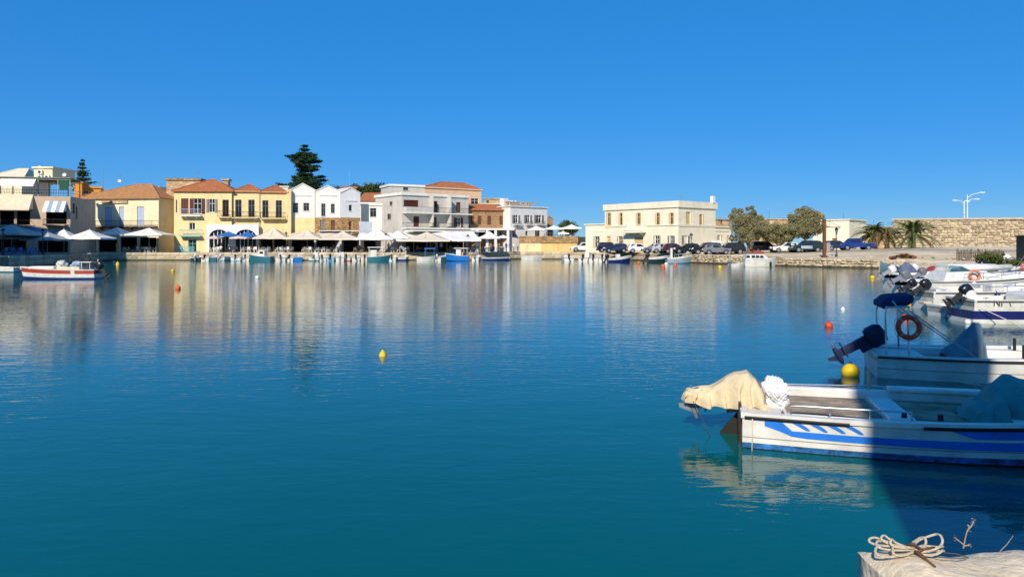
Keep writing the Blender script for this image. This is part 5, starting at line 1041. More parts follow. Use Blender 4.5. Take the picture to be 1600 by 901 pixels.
        for j in range(3):
            an = 2*math.pi*j/3; u = Vector((0, math.cos(an), math.sin(an))); w = Vector((.25, -math.sin(an), math.cos(an))); c = Vector((-.36*k, 0, -.72*k)); g.add([tuple(c), tuple(c+u*.1*k+w*.06*k), tuple(c+u*.18*k), tuple(c+u*.1*k-w*.06*k)], [(0, 1, 2, 3)])
        g.tube([(-.3*k, 0, -.72*k), (-.42*k, 0, -.72*k)], [.05*k, .02*k], 6); g.build('propeller', CHROME if cow != 'black' else LM, o); return o
    def rail(s, t0, t1, h=.14, sg=-1, n=4, inset=.1, r=.012, name='rail', m=CHROME):
        g = MB(); pts = []
        for i in range(9): p = s.pt(t0+(t1-t0)*i/8, 1, sg); pts.append(Vector((p[0], p[1]-sg*inset, p[2]+.02+(h if 0 < i < 8 else h*.9))))
        p0 = s.pt(t0, 1, sg); p1 = s.pt(t1, 1, sg); g.tube([(p0[0], p0[1]-sg*inset, p0[2])] + pts + [(p1[0], p1[1]-sg*inset, p1[2])], r, 6)
        for i in range(1, n): p = s.pt(t0+(t1-t0)*i/n, 1, sg); g.tube([(p[0], p[1]-sg*inset, p[2]), (p[0], p[1]-sg*inset, p[2]+.02+h)], r*.8, 5)
        return g.build(name, m, s.root)
    def boxp(s, name, m, q, parent=None, bevel=.02): g = MB(); g.box(*q); return g.build(name, m, parent or s.root, bevel=bevel)
    def w(s, x, y, z=0):
        c, sn = math.cos(s.root.rotation_euler[2]), math.sin(s.root.rotation_euler[2]); l = s.root.location; return Vector((l.x+x*c-y*sn, l.y+x*sn+y*c, z))
def cloth(name, label, cat, root_boat, spine, m, nu=44, nv=34, folds=7, amp=.03, seed=1, group=None):
    """draped cover: spine = (x, ytop centre, half width, ztop, zbottom) in the boat's frame, lofted into a fold-hung hood"""
    g = MB(); n = len(spine)-1
    def samp(u):
        q = u*n; k = min(int(q), n-1); t = q-k; t = t*t*(3-2*t)*.6 + t*.4; return [a_+(b_-a_)*t for a_, b_ in zip(spine[k], spine[k+1])]
    def fn(u, v):
        x, yc, hw, zt, zb = samp(u); an = math.pi*(v-.5); sd = math.copysign(abs(math.sin(an))**.75, math.sin(an)); cz = max(0, math.cos(an))**.85
        f = amp*math.sin(folds*2*math.pi*u + 3*abs(v-.5)*2 + seed + 2.5*noise.noise(Vector((u*3, v*3, seed))))*abs(v-.5)*2.4 + amp*1.6*noise.noise(Vector((u*7, v*5, seed*3.3)))
        hem = amp*1.1*noise.noise(Vector((u*folds*.9, 3 if v > .5 else 8, seed)))*(abs(v-.5)*2)**3; f += amp*.55*(1-2*abs(noise.noise(Vector((u*folds*1.7+v*2.2, v*2.5-u*3, seed*2.1)))))*(.3+abs(v-.5))
        return (x+.5*f, yc+sd*(hw+f), zb+(zt-zb)*cz + hem + amp*.8*noise.noise(Vector((u*9, v*9, seed))))
    g.grid(fn, nu, nv); o = g.build(name, m, None, smooth=True); o.location = root_boat.root.location; o.rotation_euler = root_boat.root.rotation_euler; return tag(o, label, cat, group)
def lifebuoy(name, label, pos, r, m, axis_rot, group=None):
    root = thing(name, label, 'lifebuoy', pos, 0, group); root.rotation_euler = axis_rot; g = MB(); t = r*.26
    g.grid(lambda u, v: ((r+t*math.cos(2*math.pi*v))*math.cos(2*math.pi*u), (r+t*math.cos(2*math.pi*v))*math.sin(2*math.pi*u), t*math.sin(2*math.pi*v)*.8), 28, 10); g.build('ring', m, root, smooth=True)
    for k in range(4):
        g = MB(); c_ = math.pi/4+k*math.pi/2; g.grid(lambda u, v: ((r+t*1.06*math.cos(2*math.pi*v))*math.cos(c_-.13+.26*u), (r+t*1.06*math.cos(2*math.pi*v))*math.sin(c_-.13+.26*u), t*1.06*math.sin(2*math.pi*v)*.8), 3, 10); g.build('band', mat('reflective_band', (.62, .22, .14), .5, .1, 3), root, smooth=True)
    g = MB(); pts = []
    for k in range(33): an = 2*math.pi*k/32; rr = r+t*1.15+.03*abs(math.sin(2*an)); pts.append((rr*math.cos(an), rr*math.sin(an), 0))
    g.tube(pts, .006, 4); g.build('grab_line', mat('pale_rope', (.6, .55, .45), .9, .1, 5), root); return root

# ---------------------------------------------------------------- nearest boat
rows = [(0, .345, 'black'), (.345, .45, 'antifoul'), (.45, 1.0, 'white')]
B1 = Boat('white_fishing_boat', 'white motorboat with blue stripes and cream-covered outboard, nearest the camera', (3.13, 10.24), R(-14.5), 5.9, 1.9, .45, .80, rows, stern=.82, full=.42, deck=.30, chine=.86, gun=GELW)
B1.root.location.z = 0
# painted blue flashes
BLP = PB['blue']
B1.band([(.045, .80, .93), (.075, .72, .93), (.10, .635, .74), (.13, .615, .74)], BLP); B1.band([(.13, .615, .74), (.5, .575, .72), (.75, .60, .735), (.98, .68, .80)], BLP)
B1.band([(.395, .905, .93), (.44, .77, .93), (.7, .76, .91), (.98, .83, .95)], BLP)
for k in range(4):
    t = .098+.034*k; B1.band([(t, .90, .915), (t+.014, .84, .915), (t+.030, .765, .835), (t+.037, .765, .78)], BLP)
for t0, t1 in ((.004, .21), (.345, .99)):
    g = MB(); g.grid(lambda u, v: (lambda p: (p[0], p[1]-.028+.012*abs(v*2-1), p[2]-.012-.05*v))(B1.pt(t0+(t1-t0)*u, 1, -1)), 24, 2); g.build('rub_strip', RUBBER, B1.root)
g = MB(); g.tube([Vector(B1.pt(t_/24, .56, -1))+Vector((0, -.004, 0)) for t_ in range(24)], .005, 4); g.build('plank_seam', mat('seam_grey', (.3, .28, .25), .8, .1, 3), B1.root)
g = MB(); g.box(-.035, -.5, .0, .0, .5, .52); g.build('transom_board', mat('dark_varnish', (.05, .025, .015), .4, .3, 4), B1.root)
g = MB(); g.add([(-.03, -.02, .3), (-.03, .02, .3), (-.26, .02, .02), (-.26, -.02, .02), (-.28, .02, -.5), (-.28, -.02, -.5), (-.03, .02, -.5), (-.03, -.02, -.5)], [(0, 3, 5, 7), (1, 6, 4, 2), (0, 1, 2, 3), (3, 2, 4, 5)]); g.build('rudder', mat('weedy_black', (.02, .022, .015), .8, .3, 4), B1.root)
SANDP = stonevar('weathered_plank', (.40, .31, .22), .35, .25, .3, 40, 5)
hh1 = .36
B1.boxp('foredeck', GELW, (3.05, -.72, .30, 4.9, .72, .52)); B1.boxp('thwart', GELW, (1.72, -.74, .295, 2.02, .74, .485)); B1.boxp('hatch_base', GELW, (.53, -.56, .296, 3.04, .64, .43))
for x0_, x1_ in ((.56, 1.69), (2.05, 3.02)):
    for k in range(8): B1.boxp('deck_plank', SANDP, (x0_+random.uniform(0, .01), -.53+.143*k, .432, x1_-random.uniform(0, .01), -.53+.143*k+.135, .448+random.uniform(0, .005)), bevel=.004)
B1.boxp('stern_locker', GELW, (.08, -.66, .295, .5, .66, .43)); B1.boxp('far_side_deck', GELW, (.3, .66, .29, 4.4, .80, .56)); 
B1.boxp('raised_coaming', GELW, (2.0, .62, .555, 3.2, .805, .62)); 
g = MB(); g.lathe([(.022, 0), (.022, .3), (.03, .31), (0, .33)], 8, (1.78, .76, .5)); g.build('wooden_tholepin', mat('pale_wood', (.50, .42, .30), .7, .2, 6), B1.root)
for xx in (1.9, 2.3): g = MB(); g.lathe([(.035, 0), (.03, .07), (0, .08)], 8, (xx, -.66, .47)); g.build('cleat', RUBBER, B1.root)
B1.rail(.10, .33, .10, -1, 3, .14, .013); B1.rail(.09, .34, .10, 1, 4, .05, .013); B1.rail(.66, .9, .14, 1, 3, .06, .014); B1.rail(.70, .92, .10, -1, 3, .12, .012)
B1.outboard(.05, 80, 'grey', .80, z=.40, x=-.03)
TARP = mat('cream_cloth', (.68, .54, .33), .95, .16, 4, .35, 14); TEALT = mat('teal_tarpaulin', (.045, .25, .25), .7, .25, 3, .35, 9)
cloth('motor_cover', 'cream cloth draped over the tilted outboard of the nearest boat', 'cloth', B1, [(-.77, .05, .05, .50, .44), (-.73, .05, .13, .58, .41), (-.58, .05, .18, .60, .39), (-.40, .05, .22, .63, .38), (-.20, .05, .30, .76, .40), (-.04, .05, .35, .84, .41), (.10, .05, .35, .87, .41), (.20, .03, .37, .76, .42), (.31, .0, .40, .57, .43), (.34, .0, .38, .45, .42)], TARP, 56, 44, 8, .035, 2)
WBAG = mat('white_plastic', (.78, .77, .76), .4, .08, 8, .3, 25, spec=.5)
def crumple(name, label, cat, p, sz, m, seed, sub=5):
    bm = bmesh.new(); bmesh.ops.create_icosphere(bm, subdivisions=sub, radius=.5); o_ = Vector((seed*5.3, seed, 0))
    for v in bm.verts:
        q = v.co.copy(); f = 1 + .5*noise.noise(q*2.5+o_) + .30*abs(noise.noise(q*6+o_)) - .2*abs(noise.noise(q*11+o_)); v.co = Vector((q.x*sz[0], q.y*sz[1], max(q.z, -.38)*sz[2]))*f
    me = bpy.data.meshes.new(name); bm.to_mesh(me); bm.free(); me.materials.append(m); o = bpy.data.objects.new(name, me); COL.objects.link(o); o.location = p; return tag(o, label, cat)
crumple('plastic_bag', 'crumpled white plastic sheet bundle beside the cream motor cover', 'plastic bag', B1.w(.46, -.05, .58), (.32, .38, .44), WBAG, 4)
cloth('deck_tarpaulin', 'dark teal tarpaulin bundled over gear on the nearest boat', 'tarpaulin', B1, [(2.62, -.30, .30, .46, .36), (2.72, -.3, .42, .58, .38), (2.9, -.22, .48, .66, .38), (3.05, -.12, .5, .84, .40), (3.22, -.05, .5, .94, .42), (3.42, 0, .5, .90, .45), (3.6, .02, .5, .78, .46), (3.72, .02, .5, .60, .47)], TEALT, 48, 40, 5, .055, 7)
def rope(label, pts, r=.008, m=None, name='mooring_rope', sag=0.0, n=14):
    g = MB(); a_, b_ = Vector(pts[0]), Vector(pts[-1]); q = [Vector(p) for p in pts] if len(pts) > 2 else [a_.lerp(b_, i/n)-Vector((0, 0, sag*math.sin(math.pi*i/n))) for i in range(n+1)]
    g.tube(q, r, 5); return tag(g.build(name, m or mat('pale_rope', (.6, .55, .45), .9, .1, 5), smooth=True), label, 'rope')
W2_ = [(0, 1, 'white')]
rope('thin rope hanging from the near stern corner of the nearest boat', [B1.w(.12, -.80, .44), B1.w(.115, -.84, .2), B1.w(.11, -.83, -.15)], .008)
rope('dark line from the covered motor down into the water', [B1.w(-.62, -.15, .45), B1.w(-.45, -.2, .12), B1.w(-.35, -.2, -.1)], .005, mat('dark_line', (.05, .07, .08), .9, .1, 4))

# ---------------------------------------------------------------- second boat, in shade
rows = [(0, .27, 'black'), (.27, 1, 'white')]
B2 = Boat('shaded_motorboat', 'white motorboat in shade with navy rolled canopy and red lifebuoy', (7.36, 15.3), R(-17), 5.6, 2.0, .45, .72, rows, stern=.84, full=.45, deck=.30)
g = MB(); g.grid(lambda u, v: (lambda p: (p[0], p[1]-.022, p[2]-.015-.04*v))(B2.pt(u*.98, 1, -1)), 30, 1); g.build('rub_strip', RUBBER, B2.root)
g = MB(); g.tube([Vector(B2.pt(t_/24, .62, -1))+Vector((0, -.004, 0)) for t_ in range(24)], .006, 4); g.build('plank_seam', mat('seam_grey', 0), B2.root)
B2.outboard(.0, 60, 'navy', .84, z=.54, x=-.05)
for sg in (-1, 1):
    ar = MB()
    for x in (.22, .62): ar.tube([(x, sg*.5, .3), (x-.03, sg*.5, 1.2), (x, sg*.48, 1.38)], .02, 6)
    ar.tube([(.22, sg*.5, 1.36), (.62, sg*.5, 1.38)], .02, 6)
    ar.build('canopy_frame', CHROME, B2.root)
NVC = mat('navy_canvas', (.012, .03, .10), .85, .15, 4, .15, 60)
def _pw(c, p): return math.copysign(abs(c)**p, c)
def _roll(u, v):
    e_ = 1.0 if .08 < u < .92 else .8 if .02 < u < .98 else .02; an = 2*math.pi*v; q = noise.noise(Vector((u*6, math.cos(an)*1.5, math.sin(an)*1.5)))
    x = .30*_pw(math.cos(an), .6)*e_; return (.42+x, -.52+1.04*u, 1.47+.20*x+(.105+.03*q)*_pw(math.sin(an), .7)*e_+.015*math.sin(x*30))
g = MB(); g.grid(_roll, 22, 24); g.build('rolled_canopy', NVC, B2.root, smooth=True)
g = MB(); 
for sg in (-1, 1): g.tube([(.62, sg*.5, 1.3), (1.85, sg*.4, .38)], .012, 5)
g.build('canopy_strap', mat('grey_strap', (.35, .37, .4), .8, .1, 3), B2.root)
g = MB(); g.tube([(.3, -.6, 1.5), (.45, -.62, 1.28), (.7, -.6, 1.2)], .015, 5); g.build('canopy_tie', CHROME, B2.root)
lifebuoy('lifebuoy', 'red lifebuoy hanging on the frame of the shaded motorboat', B2.w(.60, -.56, .98), .20, mat('red_buoy_vinyl', (.88, .06, .02), .5, .12, 4), (R(85), 0, R(-5)))
CVR = mat('grey_blue_cover', (.16, .24, .28), .85, .2, 3, .2, 40)
cloth('console_cover', 'grey-blue canvas hood over the console of the shaded motorboat', 'cover', B2, [(1.32, 0, .30, .42, .30), (1.36, 0, .34, .52, .30), (1.55, 0, .34, .66, .30), (1.72, 0, .32, .90, .30), (1.86, 0, .30, 1.06, .30), (1.96, 0, .30, 1.05, .30), (2.0, 0, .32, .72, .30), (2.03, 0, .33, .40, .30)], CVR, 40, 34, 5, .025, 11)
for x, y in ((2.55, -.55), (2.75, .6)): g = MB(); g.lathe([(.03, 0), (.03, .3), (0, .31)], 8, (x, y, .40)); g.build('mooring_post', RUBBER, B2.root)
B2.rail(.56, .9, .13, -1, 4, .08, .014, m=IRON); B2.boxp('bow_seat', GELW, (3.0, -.5, .3, 4.6, .5, .56)); B2.boxp('side_seat', GELW, (.1, .5, .3, 2.9, .8, .46)); B2.boxp('stern_bench', GELW, (.1, -.75, .3, .9, .48, .42))

# ---------------------------------------------------------------- boats on the right
def right_boat(name, label, px, d, rz, L, B, fs, fb, rows, cow, tilt, size=1.1, y=0.0, **k):
    b = Boat(name, label, (gx(px, d), d), R(rz), L, B, fs, fb, rows, group='boats moored along the right bank', **k); b.outboard(y, tilt, cow, size, z=fs+.08); return b
B3 = right_boat('navy_striped_boat', 'white boat with broad navy stripe and black-and-white outboard', 1500, 25.3, -2, 6.2, 2.0, .78, 1.15, [(0, .36, 'white'), (.36, .64, 'navy'), (.64, 1, 'white')], 'black', 52, .80, -.3, deck=.55)
cloth('motor_hood', 'white hood over the outboard of the navy-striped boat', 'cover', B3, [(-.1, -.3, .05, .95, .84), (-.02, -.3, .18, 1.08, .82), (.1, -.3, .22, 1.14, .82), (.24, -.3, .2, 1.08, .82), (.34, -.3, .1, .93, .82)], WBAG, 24, 20, 4, .02, 3)
B3.boxp('cuddy', GELW, (1.9, -.7, .55, 4.4, .7, 1.0), bevel=.1); B3.rail(.4, .9, .2, -1, 4, .06, .014)
cu = bpy.data.curves.new('name_lettering', 'FONT'); cu.body = 'NI  \\'; cu.size = .30; cu.extrude = .002
to = bpy.data.objects.new('name_lettering', cu); COL.objects.link(to); dg = bpy.context.evaluated_depsgraph_get(); dg.update(); tm = bpy.data.meshes.new_from_object(to.evaluated_get(dg)); bpy.data.objects.remove(to)
tm.materials.clear(); tm.materials.append(mat('lettering_grey', (.10, .09, .08), .6, .1, 3)); lo = link_mesh('name_lettering', tm, B3.root, (.55, B3.pt(.15, .84, -1)[1]-.03, .60), (R(84), 0, R(-3)))
B4 = right_boat('white_open_boat', 'white open boat with black tilted outboard behind the navy-striped one', 1440, 30.0, -1, 6.6, 2.1, .75, 1.0, [(0, 1, 'white')], 'black', 56, .78, -.2, deck=.5)
B4.boxp('console', GELW, (2.6, -.35, .5, 3.1, .35, 1.05), bevel=.08); B4.boxp('bench', GELW, (.2, -.7, .5, .8, .7, .85)); B4.rail(.3, .9, .18, -1, 5, .06, .014)
B4.boxp('swim_step', PB['cream'], (-.35, -.85, .28, -.02, -.4, .36))
B5 = right_boat('white_cabin_boat', 'white cuddy boat with windscreen, grey outboard and orange lifebuoy', 1408, 37.5, 0, 7.2, 2.4, .80, 1.15, [(0, .3, 'white'), (.3, .38, 'cream'), (.38, 1, 'white')], 'grey', 62, .95, -.2, deck=.55)
g = MB(); g.add([(1.6, -1.0, .8), (4.6, -.75, .95), (4.6, .75, .95), (1.6, 1.0, .8), (1.9, -.75, 1.25), (3.9, -.6, 1.3), (3.9, .6, 1.3), (1.9, .75, 1.25)], [(0, 1, 5, 4), (1, 2, 6, 5), (2, 3, 7, 6), (3, 0, 4, 7), (4, 5, 6, 7)]); g.build('cuddy', GELW, B5.root, bevel=.06)
g = MB(); g.add([(2.0, -.72, 1.26), (3.2, -.62, 1.28), (2.75, -.5, 1.5), (2.2, -.55, 1.48), (2.0, .72, 1.26), (3.2, .62, 1.28), (2.75, .5, 1.5), (2.2, .55, 1.48)], [(0, 1, 2, 3), (4, 7, 6, 5), (1, 5, 6, 2)]); g.build('windscreen', mat('tinted_screen', (.12, .25, .27), .1, .1, 2, spec=.6), B5.root)
g = MB(); [g.tube([Vector(p), Vector(q)], .025, 5) for p, q in (((2.0, -.72, 1.26), (2.2, -.55, 1.5)), ((2.2, -.55, 1.5), (2.75, -.5, 1.52)), ((3.2, -.62, 1.28), (2.75, -.5, 1.52)), ((2.75, -.5, 1.52), (2.75, .5, 1.52)), ((2.75, .5, 1.52), (2.2, .55, 1.5)))]; g.build('screen_frame', mat('green_frame', (.25, .42, .40), .4, .1, 3), B5.root)
B5.rail(.35, .97, .35, -1, 5, .06, .016); B5.rail(.35, .97, .35, 1, 5, .06, .016)
MATS['tinted_screen'].node_tree.nodes['Principled BSDF'].inputs['Transmission Weight'].default_value = .75
ORG = mat('orange_vinyl', (.72, .16, .06), .5, .15, 4)
lifebuoy('lifebuoy', 'orange lifebuoy on the side of the white cuddy boat', B5.w(3.1, -.98, 1.08), .23, ORG, (R(88), 0, R(0)))
B6 = right_boat('white_runabout', 'white boat with cream pillow fender and white outboard, behind the cuddy boat', 1392, 44.5, 0, 7.6, 2.4, .85, 1.2, [(0, .4, 'white'), (.4, .5, 'cream'), (.5, 1, 'white')], 'white', 58, .88, 0, deck=.6)
B6.boxp('cabin', GELW, (3.0, -.75, .6, 6.0, .75, 1.45), bevel=.14); B6.boxp('cabin_window', CGL, (3.6, -.765, 1.05, 5.2, -.745, 1.2), bevel=0); g = MB(); g.tube([(3.2, -1.12, 1.15), (4.5, -1.1, 1.2), (6.6, -.85, 1.3)], [.16, .2, .16], 10); g.build('rolled_fender', GELW, B6.root, smooth=True)
B7 = right_boat('grey_tender', 'small dark boat with grey-blue covered outboard at the back of the right row', 1414, 53, 4, 4.8, 1.8, .6, .85, [(0, 1, 'navy')], 'navy', 45, .9, 0, deck=.4)
cloth('motor_hood', 'faded navy hood over the outboard of the small dark boat', 'cover', B7, [(-.5, 0, .1, .75, .6), (-.3, 0, .3, 1.1, .6), (.1, 0, .4, 1.35, .6), (.5, 0, .35, 1.1, .6), (.8, 0, .2, .75, .6)], mat('faded_navy_cover', (.10, .13, .22), .85, .2, 3), 24, 20, 4, .04, 5)
B8 = right_boat('white_skiff', 'white skiff with red seat cloth near the slipway', 1430, 57, 3, 4.8, 1.7, .5, .75, [(0, 1, 'white')], 'white', 30, 1.0, 0, deck=.3)
cloth('seat_cloth', 'bright red cloth lying over the white skiff', 'cloth', B8, [(1.0, 0, .5, .55, .5), (1.3, 0, .6, .95, .5), (1.7, 0, .6, 1.0, .5), (2.1, 0, .5, .6, .5)], PB['red'], 20, 18, 3, .04, 8)
B9 = right_boat('moored_launch', 'white launch with black folded windscreen frame at the right edge', 1540, 45, -1, 7.0, 2.4, 1.0, 1.3, [(0, .3, 'cream'), (.3, 1, 'white')], 'black', 10, 1.1, 0, deck=.7)
g = MB(); [g.tube([(2.2, y, .95), (2.9, y, 2.0)], .03, 6) for y in (-.8, .8)]; [g.tube([(2.9, y, 2.0), (3.8, y, 1.55)], .03, 6) for y in (-.8, .8)]; g.tube([(2.9, -.8, 2.0), (2.9, .8, 2.0)], .03, 6); g.build('folding_frame', IRON, B9.root)
g = MB(); g.add([(2.9, -.8, 2.02), (3.8, -.8, 1.57), (3.8, .8, 1.57), (2.9, .8, 2.02), (2.9, -.8, 1.9), (3.8, -.8, 1.45)], [(0, 1, 2, 3), (0, 1, 5, 4)]); g.build('folded_hood', mat('black_canvas', (.02, .025, .03), .9, .1, 3), B9.root)
lifebuoy('lifebuoy', 'red lifebuoy on the launch at the right edge', B9.w(1.75, -1.05, 1.18), .3, PB['red'], (R(88), 0, 0))
for b_ in (B3, B4, B5, B6, B9):
    for sg in (-1, 1): g = MB(); g.grid(lambda u, v: (lambda p: (p[0], p[1]+sg*.024, p[2]-.02-.045*v))(b_.pt(.01+u*.97, 1, sg)), 24, 1); g.build('rub_strip', mat('grey_rubber', (.09, .09, .09), .6, .2, 4), b_.root)
    for t_ in (.06, .5, .85):
        p = b_.pt(t_, 1, -1); g = MB(); g.tube([(p[0]-.1, p[1]+.05, p[2]+.07), (p[0]+.1, p[1]+.05, p[2]+.07)], .016, 6); g.tube([(p[0], p[1]+.05, p[2]), (p[0], p[1]+.05, p[2]+.07)], .014, 6); g.build('cleat', CHROME, b_.root)
EX = []
for (nm, lb, px, d, rz, L, B, fs, fb_, rw_, cow, tl, sz) in [('small_tender', 'round-sterned white tender floating just left of the navy-striped boat', 1463, 27.2, 3, 2.3, 1.3, .38, .5, W2_, None, 0, 0), ('open_skiff', 'plain white skiff squeezed between the open boat and the cuddy boat', 1424, 33.6, 1, 5.6, 1.8, .62, .85, W2_, 'black', 60, .7), ('blue_trimmed_boat', 'white boat with thin blue trim behind the cuddy boat', 1440, 41, -1, 6.4, 2.0, .85, 1.15, [(0, .82, 'white'), (.82, .9, 'blue'), (.9, 1, 'white')], 'grey', 55, .8), ('white_half_decker', 'white half-decked boat deep in the right row beneath the scrub', 1500, 49, 1, 6.2, 2.1, .95, 1.25, W2_, None, 0, 0)]:
    b_ = Boat(nm, lb, (gx(px, d), d), R(rz), L, B, fs, fb_, rw_, group='boats moored along the right bank', deck=fs-.25); EX.append(b_)
    if cow: b_.outboard(0, tl, cow, sz, z=fs+.08)
    b_.boxp('thwart', PB['cream'], (L*.25, -B*.38, fs-.14, L*.33, B*.38, fs-.06), bevel=.01)
    if L > 5: b_.boxp('foredeck', GELW, (L*.5, -B*.34, fs-.1, L*.8, B*.34, fs+.22), bevel=.08); b_.rail(.3, .9, .16, -1, 4, .06, .014)
for b_, t_ in ((B3, .3), (B3, .62), (B4, .35), (B5, .4), (B6, .5), (EX[1], .4)):
    p = b_.pt(t_, .9, -1); g = MB(); g.lathe([(.03, -.32), (.1, -.26), (.1, .2), (.03, .26)], 10, (p[0], p[1]-.11, p[2]-.18)); g.tube([(p[0], p[1]-.11, p[2]+.06), (p[0], p[1]+.02, p[2]+.2)], .01, 4); g.build('fender', PB['navy'] if b_ in (B4, B6) else WHITEP, b_.root, smooth=True)
tender = Boat('upturned_tender', 'mauve-grey dinghy drawn up on the bank behind the right row', (gx(1468, 61), 61), 0.05, 3.0, 1.4, .4, .55, [(0, .7, 'white'), (.7, 1, 'grey')], deck=.2); tender.root.location.z = zg(gx(1468, 61), 61)+.12 if zg(gx(1468, 61), 61) < 1.2 else .1

# ---------------------------------------------------------------- boat on the left
BL = Boat('red_white_boat', 'white boat with dull red side panel and blue waterline on the left', (gx(155, 56.4), 56.4), math.pi+R(3), 5.45, 1.9, .72, .95, [(0, .36, 'navy'), (.36, .40, 'sky'), (.40, .66, 'white'), (.66, .93, 'red'), (.93, 1, 'white')], deck=.55, group=None)
for sg in (-1, 1): g = MB(); g.grid(lambda u, v: (lambda p: (p[0], p[1]+sg*.008, p[2]))(BL.pt(.25+.05*u, .38+.6*v, sg)), 2, 3); g.build('white_slash', GELW, BL.root)
BL.boxp('foredeck_cover', GELW, (3.0, -.6, .72, 4.9, .6, .98), bevel=.12); BL.boxp('mid_box', PB['cream'], (1.2, -.5, .55, 2.9, .5, .92), bevel=.05); BL.outboard(0, 34, 'black', 1.15)
crumple('deck_bundle', 'pale heap of gear amidships on the red and white boat', 'gear', BL.w(2.75, 0, 1.1), (.7, .6, .6), GELW, 9, 4); crumple('blue_bundle', 'pale blue folded cover on the red and white boat', 'cover', BL.w(1.6, .1, 1.1), (.9, .6, .45), mat('pale_blue_cloth', (.3, .42, .55), .8, .2, 3), 12, 4)
g = MB(); g.box(.35, -.5, 1.25, 1.3, .5, 1.31); g.tube([(.5, -.4, .7), (.5, -.4, 1.25)], .025, 5); g.tube([(1.1, -.4, .7), (1.1, -.4, 1.25)], .025, 5); g.tube([(.5, .4, .7), (.5, .4, 1.25)], .025, 5); g.tube([(1.1, .4, .7), (1.1, .4, 1.25)], .025, 5); g.tube([(.33, -.45, 1.2), (.3, -.45, 1.5)], .03, 5); g.build('stern_table', GELW, BL.root)
sh = Boat('shaded_rowboat', 'dark rowing boat in deep shade at the far left edge', (gx(30, 70), 70), math.pi*.95, 4.2, 1.6, .45, .6, [(0, .5, 'teal'), (.5, 1, 'white')], deck=.25)

# ---------------------------------------------------------------- boats along the far quay
grp = 'small boats along the town quay'
def quay_boat(label, px, d, L, B, rows, cow, tilt=30, rz=90, fs=.5, fb=.75, console=None, name='moored_boat', y=0.0):
    """stern towards the camera"""
    fs += .14; fb += .12; b = Boat(name, label, (gx(px, d), d), R(rz+random.uniform(-22, 22)), L, B*1.08, fs, fb, rows, group=grp, deck=fs-.2, nt=12); 
    if cow: b.outboard(y, tilt+random.uniform(5, 22), cow, random.uniform(.75, .95))
    if console: b.boxp('console', PB[console], (L*.35, -.35, fs-.2, L*.5, .35, fs+.75), bevel=.05)
    b.boxp('thwart', PB['cream'], (L*.12, -B*.36, fs-.12, L*.2, B*.36, fs-.04), bevel=0)
    return b
W1 = [(0, .3, 'navy'), (.3, 1, 'white')]; W2 = [(0, 1, 'white')]
q = [('covered dark boat left of the white arches', 305, 117.5, 3.8, 1.6, [(0, 1, 'green')], 'white', 20), ('white boat with black outboard below the turquoise fence', 320, 117.8, 4.0, 1.6, W2, 'black', 25), ('low teal boat below the left white arch', 331, 118, 3.8, 1.6, [(0, 1, 'teal')], None, 0), ('pale blue boat with dark outboard between the white arches', 368, 117.6, 4.2, 1.8, [(0, .4, 'sky'), (.4, 1, 'white')], 'black', 15), ('white boat with tall white motor cover below the yellow end house', 438, 117.4, 4.4, 1.8, W2, 'black', 10), ('small dark-motored skiff right of the tall white cover', 452, 118, 3.6, 1.4, W2, 'black', 40), ('small mid-blue skiff below the first white gable', 466, 117.8, 3.6, 1.5, [(0, 1, 'bright')], None, 0), ('white and teal boat with tilted motor below the first white gable', 490, 117.4, 4.4, 1.8, [(0, .45, 'teal'), (.45, 1, 'white')], 'grey', 45), ('white boat with upright white cover below the middle gable', 531, 117.5, 4.2, 1.5, W2, 'white', 8), ('white boat with red-banded motor below the middle gable', 541, 117.8, 4.0, 1.4, [(0, .4, 'red'), (.4, 1, 'white')], 'black', 15), ('white skiff below the right gable', 556, 117.8, 4.0, 1.4, W2, 'black', 20), ('cream boat just left of the cabin boat', 570, 117.6, 4.2, 1.5, [(0, .5, 'cream'), (.5, 1, 'white')], 'black', 12)]
q += [('white skiff with grey motor between the pale blue and teal boats', 383, 118, 3.8, 1.5, W2, 'grey', 20), ('low white boat hugging the quay below the yellow corner house', 345, 118.2, 3.6, 1.5, [(0, .5, 'grey'), (.5, 1, 'white')], 'white', 30), ('white skiff with black motor right of the white and teal boat', 503, 117.8, 3.8, 1.5, W2, 'black', 18), ('small sky-blue skiff below the seam of the first two gables', 516, 118, 3.6, 1.4, [(0, 1, 'sky')], 'black', 30), ('white boat with black motor right of the canopy boat', 612, 117.8, 4.0, 1.5, W2, 'black', 22), ('low navy skiff below the lantern post of the canopy boat', 628, 118, 3.6, 1.4, [(0, .6, 'navy'), (.6, 1, 'white')], None, 0), ('white skiff with white motor left of the bright blue fishing boat', 683, 118.2, 3.8, 1.5, W2, 'white', 25), ('white skiff with grey motor right of the bright blue fishing boat', 742, 119.5, 3.8, 1.4, W2, 'grey', 25)]
for k, a_ in enumerate(q): quay_boat(*a_, console='white' if k in (4, 8, 7) else None)
for k, (px, lb) in enumerate([(889, 'leftmost black outboard boat beside the ochre wall'), (911, 'second black outboard boat beside the ochre wall'), (927, 'third black outboard boat, before the low wing'), (941, 'fourth black outboard boat, next to the navy launch')]): quay_boat('white boat, ' + lb, px, 112 if k else 114, 5.0, 1.75, W2, 'black', 28, 86, .55, .8, 'white' if k == 1 else None)
tb = Boat('teal_fishing_boat', 'teal wooden boat with small white wheelhouse below the right white arch', (gx(424, 116.5), 117.0), R(172), 3.6, 1.9, .75, 1.15, [(0, 1, 'teal')], deck=.6, group=grp); tb.boxp('wheelhouse', GELW, (1.1, -.5, .6, 2.2, .5, 1.7), bevel=.05); tb.boxp('wheelhouse_window', CGL, (1.3, .502, 1.15, 1.9, .51, 1.5), bevel=0)
